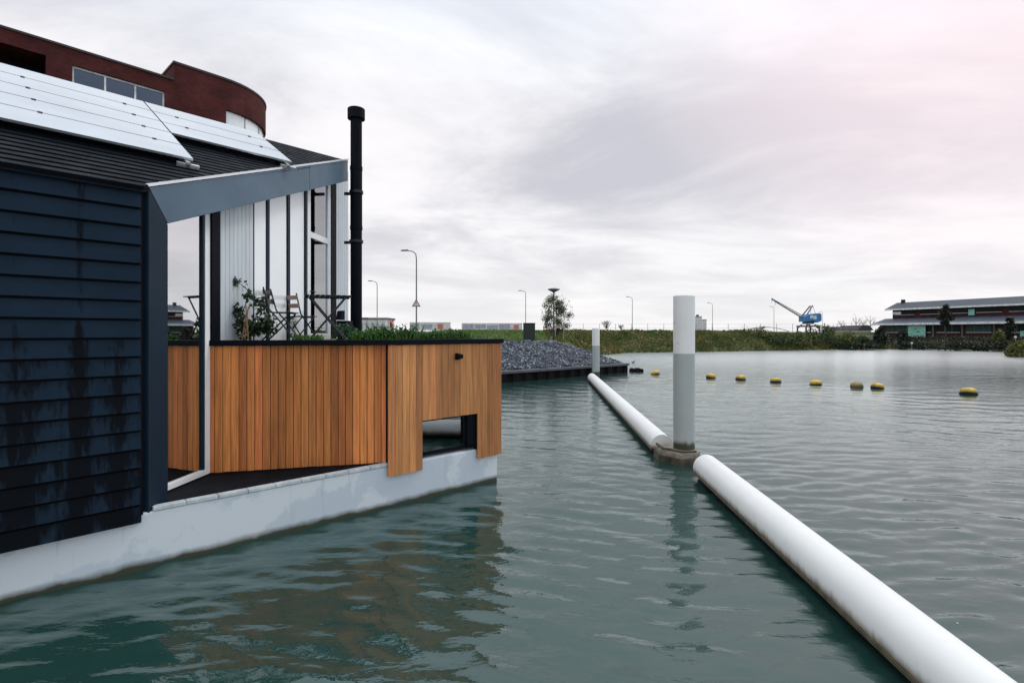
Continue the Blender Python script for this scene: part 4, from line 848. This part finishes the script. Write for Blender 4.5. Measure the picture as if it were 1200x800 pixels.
def block(px0, px1, top, Y, dep, label, mt, floors, bays, name='apartment_tower', roofh=0):
    a = at(px0,top,Y); b = at(px1,top,Y); g_ = gz((a.x+b.x)/2, Y); t = thing(name, ((a.x+b.x)/2,Y,g_), label, 'building')
    m = M(); m.box((a.x,Y,g_-1), (b.x-a.x,0,0), (0,dep,0), (0,0,a.z-g_+1)); wall = m.build('wall', MT[mt], t)
    m = M(); m.box((a.x-.2,Y-.2,a.z), (b.x-a.x+.4,0,0), (0,dep+.4,0), (0,0,.35)); m.build('roof', MT['slate'], t)
    if roofh: m = M(); m.box((a.x+(b.x-a.x)*.3,Y+dep*.3,a.z+.35), ((b.x-a.x)*.35,0,0), (0,dep*.3,0), (0,0,roofh)); m.build('roof_house', MT['slate2'], t)
    W_ = b.x-a.x; H_ = a.z-g_
    for i in range(floors):
        for j in range(bays):
            m = M(); m.box((a.x+W_*(j+.25)/bays,Y-.03,g_+H_*(i+.3)/floors), (W_*.5/bays,0,0), (0,.028,0), (0,0,H_*.42/floors)); m.build('window', MT['grey'], t)
block(815.5,822.5,371,500,8,'pale far apartment tower just right of the near mooring pile','white',6,3,roofh=1.6)
block(824,828,374.5,520,6,'slimmer lower pale tower right of its taller neighbour','white',5,2)
block(421,452,374,110,8,'low pale building beyond the barrier, right of the flue pipe','white',1,5,'low_building')
def smallhouse(px0, px1, top, eave, Y, label):
    a, b = at(px0,eave,Y), at(px1,top,Y); g_ = gz(a.x,Y); t = thing('small_house', ((a.x+b.x)/2,Y,g_), label, 'house', 'dark-roofed houses left of the warehouse'); Wd = b.x-a.x
    m = M(); m.box((a.x,Y,g_-.5), (Wd,0,0), (0,8,0), (0,0,a.z-g_+.5)); m.build('wall', MT['white'], t)
    m = M(); m.prism([(a.x-.4,Y-.4,a.z),(b.x+.4,Y-.4,a.z),(b.x-Wd*.22,Y-.4,b.z),(a.x+Wd*.22,Y-.4,b.z)], (0,8.8,0)); m.build('roof', MT['rooftile'], t)
    for f_ in (.15,.45,.75):
        m = M(); m.box((a.x+Wd*f_,Y-.04,a.z-1.3), (Wd*.14,0,0), (0,.035,0), (0,0,.9)); m.build('window', MT['darkwin'], t)
smallhouse(985,998,382.5,387,150,'left small house with a dark roof, among the bare trees')
smallhouse(1006,1021,381,387,135,'right small house with a dark hipped roof, next to the warehouse')
m = M(); a, b = at(997,394,86.5), at(1023,394,86.5); m.box((a.x,86.5,.6), (b.x-a.x,0,0), (0,.4,0), (0,0,a.z-.6)); m.box((a.x,86.4,a.z), (b.x-a.x,0,0), (0,.6,0), (0,0,.15)); tag(m.build('quay_wall', MT['concrete']), 'pale concrete quay wall at the waterside left of the warehouse', 'wall')
a, b = at(745,388,200), at(800,383,200)
t = thing('arched_footbridge', (at(765,388,200).x+60,200,2.7), 'low pale arched bridge line on the skyline left of the blue crane', 'bridge')
m = M(); n = 14; pa, pb = at(868,388,200), at(925,388,200); m.tube([pa.lerp(pb,i/n)+V(0,0,1.6*math.sin(math.pi*i/n)) for i in range(n+1)], .16, 6); m.build('arch', MT['steel'], t)
m = M(); m.box((pa.x,200,2.75), (pb.x-pa.x,0,0), (0,1.5,0), (0,0,.35)); m.build('bridge_deck', MT['concrete'], t)

# crane
Yc = 160; s_ = Yc/F; cx = (947-600)/F*Yc; cz = gz(cx, Yc); t = thing('harbour_crane', (cx,Yc,cz), 'blue harbour crane with a long lattice jib raised to the left', 'crane')
def cp(px, py, dy=0): q = at(px, py, Yc); return V(q.x, Yc+dy, q.z)
m = M(); m.prism([cp(940,377,-2),cp(940,371,-2),cp(944,368.5,-2),cp(957,367,-2),cp(958.5,369,-2),cp(958.5,376,-2),cp(954,378,-2),cp(948,376,-2)], (0,4,0)); body = m.build('cabin', MT['blue'], t, bevel=.08)
m = M(); m.box(cp(945,373,-2.02), (.9,0,0), (0,.03,0), (0,0,.9)); m.box(cp(949,374,-2.02), (.9,0,0), (0,.03,0), (0,0,1.0)); m.build('window', MT['white'], body)
m = M(); m.lathe(cp(947,379.5), [(1.6,0),(1.6,.5),(1.2,.9)], 16); m.build('slew_ring', MT['steelgrey'], t)
m = M()
J0, J1 = cp(941,373), cp(904,350.5)
for dy, dz in ((-.5,0),(.5,0),(0,.8)): m.tube([J0+V(0,dy,dz), J1+V(0,dy*.3,dz*.4)], .085, 6)
for i in range(14):
    a_, b_ = J0.lerp(J1,i/14), J0.lerp(J1,(i+1)/14); k = 1-.6*i/14
    m.tube([a_+V(0,-.5*k,0), b_+V(0,0,.8*k)], .04, 5); m.tube([a_+V(0,.5*k,0), b_+V(0,0,.8*k)], .04, 5); m.tube([a_+V(0,-.5*k,0), b_+V(0,.5*k,0)], .06, 5)
m.build('jib', MT['steelgrey'], t)
m = M(); m.tube([cp(909,353,0), cp(913,355.5)], .28, 6); m.build('jib_head', MT['blue'], t)
m = M(); m.tube([cp(908.5,353), cp(908.5,357.5)], .05, 5); m.tube([cp(904.5,351), cp(904.5,354.5)], .05, 5); m.build('hoist_rope', MT['steelgrey'], t)
for dy in (-1.2,1.2):
    m = M(); m.tube([cp(943,369,dy), cp(951,358,dy*.5)], .2, 6); m.build('mast', MT['steelgrey'], t)
    m = M(); m.tube([cp(953,368,dy), cp(951,358,dy*.5)], .06, 6); m.build('stay', MT['steelgrey'], t)
for px, dy in ((939.5,-2.4),(955,-2.4),(939.5,2.4),(955,2.4)):
    m = M(); m.tube([cp(947+(px-947)*.55,380.5,dy*.6), cp(px,384,dy), V(cp(px,384).x, Yc+dy, cz-.2)], [.3,.28,.24], 8); m.build('leg', MT['steelgrey'], t)
m = M(); m.box(cp(938.5,383,-2.6), (cp(956,383).x-cp(938.5,383).x,0,0), (0,5.2,0), (0,0,.45)); m.build('portal_beam', MT['steelgrey'], t)

# warehouse
WD = V(.352,-1,0).normalized(); WI = V(-WD.y, WD.x, 0)
if WI.dot(V(1,0,0)) < 0: WI = -WI
WL0 = V(69.5,100,0); LEN = 62; gw = 1.40
t = thing('warehouse', tuple(WL0+V(0,0,gw)), 'long dark red brick warehouse with two stepped grey-blue roofs across the water', 'warehouse')
def wh(s, d, z): return WL0+WD*s+WI*d+V(0,0,z)
m = M(); m.box(wh(0,0,gw-.6), WD*LEN, WI*8, V(0,0,4.3-gw+.6)); m.box(wh(.6,2.6,4.0), WD*(LEN-1.2), WI*5.4, V(0,0,3.1)); m.build('wall', MT['warebrick'], t)
rf = M(); rf.prism([wh(-.8,-.9,4.15),wh(-.8,2.65,5.15),wh(-.8,2.65,5.32),wh(-.8,-.9,4.32)], WD*(LEN+1.6)); lr = rf.build('lower_roof', MT['slate2'], t)
m = M(); m.box(wh(-.85,-.98,4.02), WD*(LEN+1.7), WI*.07, V(0,0,.34)); m.build('gutter', MT['trim'], lr)
rf = M(); rf.prism([wh(-.4,2.0,6.95),wh(-.4,5.3,8.25),wh(-.4,8.6,6.95),wh(-.4,8.6,7.12),wh(-.4,5.3,8.42),wh(-.4,2.0,7.12)], WD*(LEN+.8)); ur = rf.build('upper_roof', MT['slate'], t)
m = M(); m.box(wh(-.45,1.92,6.85), WD*(LEN+.9), WI*.07, V(0,0,.30)); m.build('gutter', MT['trim'], ur)
m = M(); m.prism([wh(.6,2.62,7.102),wh(.6,7.98,7.102),wh(.6,5.3,8.2)], WD*.3); m.build('gable', MT['warebrick'], t)
m = M(); m.box(wh(.5,5.0,8.2), WD*.5, WI*.5, V(0,0,.75)); m.build('chimney', MT['warebrick'], t)
i = 0; s = 1.2
while s < LEN-4:
    m = M(); m.box(wh(s,2.53,6.0), WD*3.4, WI*.066, V(0,0,.75)); wn_ = m.build('window', MT['darkwin'], t)
    m = M(); m.box(wh(s-.05,2.48,5.9), WD*3.5, WI*.045, V(0,0,.09)); m.build('sill', MT['steel'], wn_)
    m = M(); m.box(wh(s,-.06,2.75), WD*3.4, WI*.056, V(0,0,1.15)); wn_ = m.build('window', MT['darkwin'] if i%3 else MT['aqua'], t)
    m = M(); m.box(wh(s-.05,-.11,2.62), WD*3.5, WI*.045, V(0,0,.12)); m.build('sill', MT['steel'], wn_)
    m = M()
    for q in (1.1,2.25): m.box(wh(s+q,-.085,2.75), WD*.07, WI*.022, V(0,0,1.15))
    m.build('glazing_bar', MT['tealdark'], wn_)
    m = M(); m.box(wh(s+3.65,-.09,gw), WD*.22, WI*.088, V(0,0,2.75)); m.build('downpipe', MT['tealdark'], t)
    s += 4.4; i += 1
m = M(); m.box(wh(.7,2.50,6.05), WD*1.5, WI*.02, V(0,0,.5)); m.build('white_panel', MT['white'], t)
for s in (13.2,):
    m = M(); m.box(wh(s,2.46,5.55), WD*.9, WI*.03, V(0,0,1.0)); m.build('hatch', MT['teal'], t)
m = M(); m.box(wh(21.5,-.13,1.5), WD*1.1, WI*.06, V(0,0,1.4)); m.build('door', MT['teal'], t)
def s_at(px, d=0):
    k = (px-600)/F; c = WL0+WI*d; return (k*c.y-c.x)/(WD.x-k*WD.y)
sa, sb = s_at(1066), s_at(1086.5)
t2 = thing('mural_board', tuple(wh((sa+sb)/2,-.4,gw)), 'large pale teal board with small dark marks in front of the warehouse wall', 'board')
m = M(); m.box(wh(sa,-.45,1.75), WD*(sb-sa), WI*.10, V(0,0,2.15)); m.build('panel', MT['teal'], t2)
m = M()
for f_, z, l, h_ in ((.38,3.25,.10,.09),(.40,3.38,.05,.07),(.44,3.2,.05,.06),(.5,2.72,.20,.07),(.55,2.84,.05,.1),(.2,2.4,.03,.1)): m.box(wh(sa+(sb-sa)*f_,-.47,z), WD*(sb-sa)*l, WI*.015, V(0,0,h_))
m.build('painted_mark', MT['darkwin'], t2)
for f_ in (.1,.9):
    m = M(); m.box(wh(sa+(sb-sa)*f_,-.345,gw-.3), WD*.12, WI*.12, V(0,0,2.5)); m.build('post', MT['steel'], t2)
for i, (px, py, lab) in enumerate(((1068.5,402,'white round marker light at the waterside under the teal board'),(1190,395,'white round marker light near the right end of the warehouse'))):
    Y = 78 if i == 0 else 66; p = at(px,py,Y); g_ = min(gz(p.x,Y), p.z-.4); t = thing('marker_light', (p.x,Y,g_), lab, 'light')
    m = M(); m.tube([(p.x,Y,g_-.2),(p.x,Y,p.z)], .03, 6); m.build('post', MT['steel'], t)
    m = M(); m.lathe(p, [(.02,-.14),(.12,-.09),(.15,0),(.12,.09),(.02,.14)], 12); m.build('globe', MT['white'], t)

# brick building behind the house
BD = A2; BN = N2; c0 = V((0-600)/F*21,21,0)
def bb(s, d, z): return c0+BD*s+BN*d+V(0,0,z)
def s_b(px): k = (px-600)/F; return (k*c0.y-c0.x)/(BD.x-k*BD.y)
def z_b(px, py): q = bb(s_b(px),0,0); return HC+(YH-py)/F*q.y
gB = 1.95; ztop = z_b(0,32); ztow = z_b(204,74); sT = s_b(204); sC = s_b(262)
t = thing('brick_building', tuple(bb(2,0,gB)), 'dark red brick apartment building with a rounded corner rising behind the roof', 'building')
# find the corner radius whose silhouette falls at photo column 312
def sil(Rr):
    cc = bb(sC,0,0)+BN*Rr; best = -1e9
    for i in range(61):
        a = R(-90+i*3); p = cc+BD*math.cos(a)*Rr+BN*math.sin(a)*Rr; best = max(best, 600+F*p.x/p.y)
    return best
lo, hi = .3, 12
for _ in range(40):
    mid = (lo+hi)/2
    if sil(mid) < 311.5: lo = mid
    else: hi = mid
RR = lo; cc = bb(sC,0,0)+BN*RR
def arcp(rad, z, i, n=24): a = R(-90+180*i/n); return cc+BD*math.cos(a)*rad+BN*math.sin(a)*rad+V(0,0,z)
zs1 = z_b(265,128.5); zs0 = zs1-1.55
sL = -16
wt, wb = z_b(84.8,76), z_b(84.8,76)-1.5; wx0, wx1 = s_b(84.8), s_b(193.4); lx0, lx1 = s_b(-60), s_b(54); lt = z_b(0,49.5); lb = lt-2.6
m = M()
DB = 9
def wallbox(s0, s1, za_, zb_, d0=0): m.box(bb(s0,d0,za_), BD*(s1-s0), BN*.4, V(0,0,zb_-za_))
wallbox(sL, lx0-.001, gB-.5, ztop); wallbox(lx0, lx1, gB-.5, lb); wallbox(lx0, lx1, lt, ztop); wallbox(lx1+.001, wx0-.001, gB-.5, ztop); wallbox(wx0, wx1, gB-.5, wb); wallbox(wx0, wx1, wt, ztop); wallbox(wx1+.001, sT, gB-.5, ztop)
m.box(bb(sL,DB,gB-.5), BD*(sT-sL), BN*.4, V(0,0,ztop-gB+.5)); m.box(bb(sL,.4,gB-.5), BD*.4, BN*(DB-.4), V(0,0,ztop-gB+.5)); m.box(bb(sL,.41,ztop-.6), BD*(sT-sL), BN*(DB-.4), V(0,0,.3)); m.build('wall', MT['brick'], t)
m = M(); n = 24
for za_, zb_ in ((gB-.5,zs0),(zs1,ztow)):
    pts = [bb(sT+.002,0,za_)]+[arcp(RR,za_,i,n) for i in range(n+1)]+[bb(sT+.002,2*RR,za_)]
    m.prism(pts, (0,0,zb_-za_))
tw = m.build('corner_tower', MT['brick'], t)
m = M(); m.box(bb(sT+.002,.002,zs0+.001), BD*(s_b(265)-sT), BN*(2*RR-.1), V(0,0,zs1-zs0-.002)); m.build('tower_wall', MT['brick'], t)
m = M(); pts = [arcp(RR-.15,zs0+.001,i,n) for i in range(n+1)]; pts = [bb(s_b(265)+.005,.15,zs0+.001)]+pts+[bb(s_b(265)+.005,2*RR-.15,zs0+.001)]; m.prism(pts, (0,0,zs1-zs0-.002)); m.smooth = True; cw = m.build('curved_window', MT['panel'], t)
for i in (3,6,9,12,15):
    m = M(); m.box(arcp(RR-.152,zs0+.002,i,n), (.04,0,0), (0,.04,0), (0,0,zs1-zs0-.006)); m.build('glazing_bar', MT['steel'], cw)
m = M(); m.box(bb(sL,-.05,ztop), BD*(sT-sL-.01), BN*.5, V(0,0,.09)); m.build('coping', MT['brickcap'], t)
m = M(); pts = [bb(sT-.04,-.04,ztow)]+[arcp(RR+.04,ztow,i,n) for i in range(n+1)]+[bb(sT-.04,2*RR+.04,ztow)]; m.prism(pts, (0,0,.10)); m.build('coping', MT['brickcap'], t)
fr = M(); ww = wx1-wx0
for k in range(4): fr.box(bb(wx0+(ww-.07)*k/3,.12,wb), BD*.07, BN*.08, V(0,0,wt-wb))
for k in range(3):
    x0 = wx0+(ww-.07)*k/3+.071; fr.box(bb(x0,.122,wt-.08), BD*((ww-.07)/3-.073), BN*.076, V(0,0,.08)); fr.box(bb(x0,.122,wb), BD*((ww-.07)/3-.073), BN*.076, V(0,0,.08))
wf = fr.build('window', MT['trim'], t)
for k in range(3):
    x0 = wx0+(ww-.07)*k/3+.071; m = M(); m.box(bb(x0,.16,wb+.081), BD*((ww-.07)/3-.073), BN*.02, V(0,0,wt-wb-.162)); m.build('pane', MT['blueglass'], wf)
m = M(); m.box(bb(wx0-.1,.9,wb-.2), BD*(ww+.2), BN*.05, V(0,0,2)); m.build('inner_wall', MT['grey'], t)
m = M(); m.box(bb(lx0,1.6,lb), BD*(lx1-lx0), BN*.05, V(0,0,lt-lb)); m.build('recessed_balcony', MT['darkwin'], t)

# ------------------------------------------------------------------ sky, sun, camera
w = bpy.data.worlds.new('World'); S.world = w; w.use_nodes = True; nt = w.node_tree; L = nt.links
bgo = nt.nodes['Background']; out = nt.nodes['World Output']
sky = N(nt, 'ShaderNodeTexSky', sky_type='NISHITA', sun_disc=False); SE, SA = R(52), R(60)
sky.sun_elevation = SE; sky.sun_rotation = SA
L.new(sky.outputs[0], bgo.inputs['Color']); bgo.inputs['Strength'].default_value = .06
tc = N(nt, 'ShaderNodeTexCoord'); sx = N(nt, 'ShaderNodeSeparateXYZ'); L.new(tc.outputs['Generated'], sx.inputs[0])
def math_(op, a, b, c=None):
    n = N(nt, 'ShaderNodeMath', operation=op)
    for i, v in enumerate((a, b, c)):
        if v is None: continue
        if hasattr(v, 'is_linked') or hasattr(v, 'links'): L.new(v, n.inputs[i])
        else: n.inputs[i].default_value = v
    return n.outputs[0]
zc_ = math_('ADD', math_('MAXIMUM', sx.outputs['Z'], 0.0), .16)
cx_ = N(nt, 'ShaderNodeCombineXYZ'); L.new(math_('DIVIDE', sx.outputs['X'], zc_), cx_.inputs['X']); L.new(math_('DIVIDE', sx.outputs['Y'], zc_), cx_.inputs['Y'])
mp = N(nt, 'ShaderNodeMapping'); mp.inputs['Location'].default_value = (3.1,1.7,0); mp.inputs['Rotation'].default_value = (0,0,R(35)); mp.inputs['Scale'].default_value = (.75,1.0,1); L.new(cx_.outputs[0], mp.inputs['Vector'])
n1 = N(nt, 'ShaderNodeTexNoise'); n1.inputs['Scale'].default_value = 1.0; n1.inputs['Detail'].default_value = 9; n1.inputs['Roughness'].default_value = .60; n1.inputs['Distortion'].default_value = .5; L.new(mp.outputs[0], n1.inputs['Vector'])
mr = N(nt, 'ShaderNodeMapRange'); mr.interpolation_type = 'SMOOTHSTEP'; mr.inputs['From Min'].default_value = .34; mr.inputs['From Max'].default_value = .66; L.new(n1.outputs['Fac'], mr.inputs['Value'])
cm = N(nt, 'ShaderNodeMix', data_type='RGBA'); cm.inputs[6].default_value = (.585,.585,.64,1); cm.inputs[7].default_value = (.97,.945,.96,1); L.new(mr.outputs[0], cm.inputs[0])
# lighter, whiter towards the horizon
hz = N(nt, 'ShaderNodeMapRange'); hz.inputs['From Min'].default_value = 0; hz.inputs['From Max'].default_value = .26; hz.inputs['To Min'].default_value = .75; hz.inputs['To Max'].default_value = 0; L.new(sx.outputs['Z'], hz.inputs['Value'])
hm = N(nt, 'ShaderNodeMix', data_type='RGBA'); hm.inputs[7].default_value = (.95,.935,.94,1); L.new(hz.outputs[0], hm.inputs[0]); L.new(cm.outputs[2], hm.inputs[6])
# rosy light high on the right where the sun stands behind the cloud
dt = N(nt, 'ShaderNodeVectorMath', operation='DOT_PRODUCT'); L.new(tc.outputs['Generated'], dt.inputs[0]); sd_ = V(.60,.58,.56).normalized(); dt.inputs[1].default_value = tuple(sd_)
pk = N(nt, 'ShaderNodeMapRange'); pk.inputs['From Min'].default_value = .85; pk.inputs['From Max'].default_value = 1.0; pk.inputs['To Max'].default_value = .72; L.new(dt.outputs['Value'], pk.inputs['Value'])
pm_ = N(nt, 'ShaderNodeMix', data_type='RGBA'); pm_.inputs[7].default_value = (1.08,.88,.91,1); L.new(pk.outputs[0], pm_.inputs[0]); L.new(hm.outputs[2], pm_.inputs[6])
# overcast sky: cooler and brighter overhead
ov = N(nt, 'ShaderNodeMapRange'); ov.inputs['From Min'].default_value = .36; ov.inputs['From Max'].default_value = .95; L.new(sx.outputs['Z'], ov.inputs['Value'])
om = N(nt, 'ShaderNodeMix', data_type='RGBA'); om.inputs[7].default_value = (1.20,1.33,1.44,1); L.new(ov.outputs[0], om.inputs[0]); L.new(pm_.outputs[2], om.inputs[6])
bg2 = N(nt, 'ShaderNodeBackground'); L.new(om.outputs[2], bg2.inputs['Color']); bg2.inputs['Strength'].default_value = 1.02
ms = N(nt, 'ShaderNodeMixShader'); ms.inputs[0].default_value = .93; L.new(bgo.outputs[0], ms.inputs[1]); L.new(bg2.outputs[0], ms.inputs[2]); L.new(ms.outputs[0], out.inputs['Surface'])
sun = bpy.data.lights.new('sun', 'SUN'); sun.energy = .9; sun.angle = R(14); sun.color = (1,.95,.90)
so = bpy.data.objects.new('sun', sun); COL.objects.link(so)
sdv = V(math.sin(SA)*math.cos(SE), math.cos(SA)*math.cos(SE), math.sin(SE)); so.rotation_euler = sdv.to_track_quat('Z','Y').to_euler(); so.location = (20,20,60)
cam = bpy.data.cameras.new('camera'); co = bpy.data.objects.new('camera', cam); COL.objects.link(co); S.camera = co
co.location = (0,0,HC); co.rotation_euler = (R(90),0,0); cam.sensor_width = 36; cam.lens = 36*F/1200; cam.shift_y = -10/1200; cam.clip_end = 6000; cam.clip_start = .1
S.view_settings.view_transform = 'Standard'; S.view_settings.look = 'None'; S.view_settings.gamma = 1; S.view_settings.exposure = .10; S.view_settings.use_curve_mapping = False
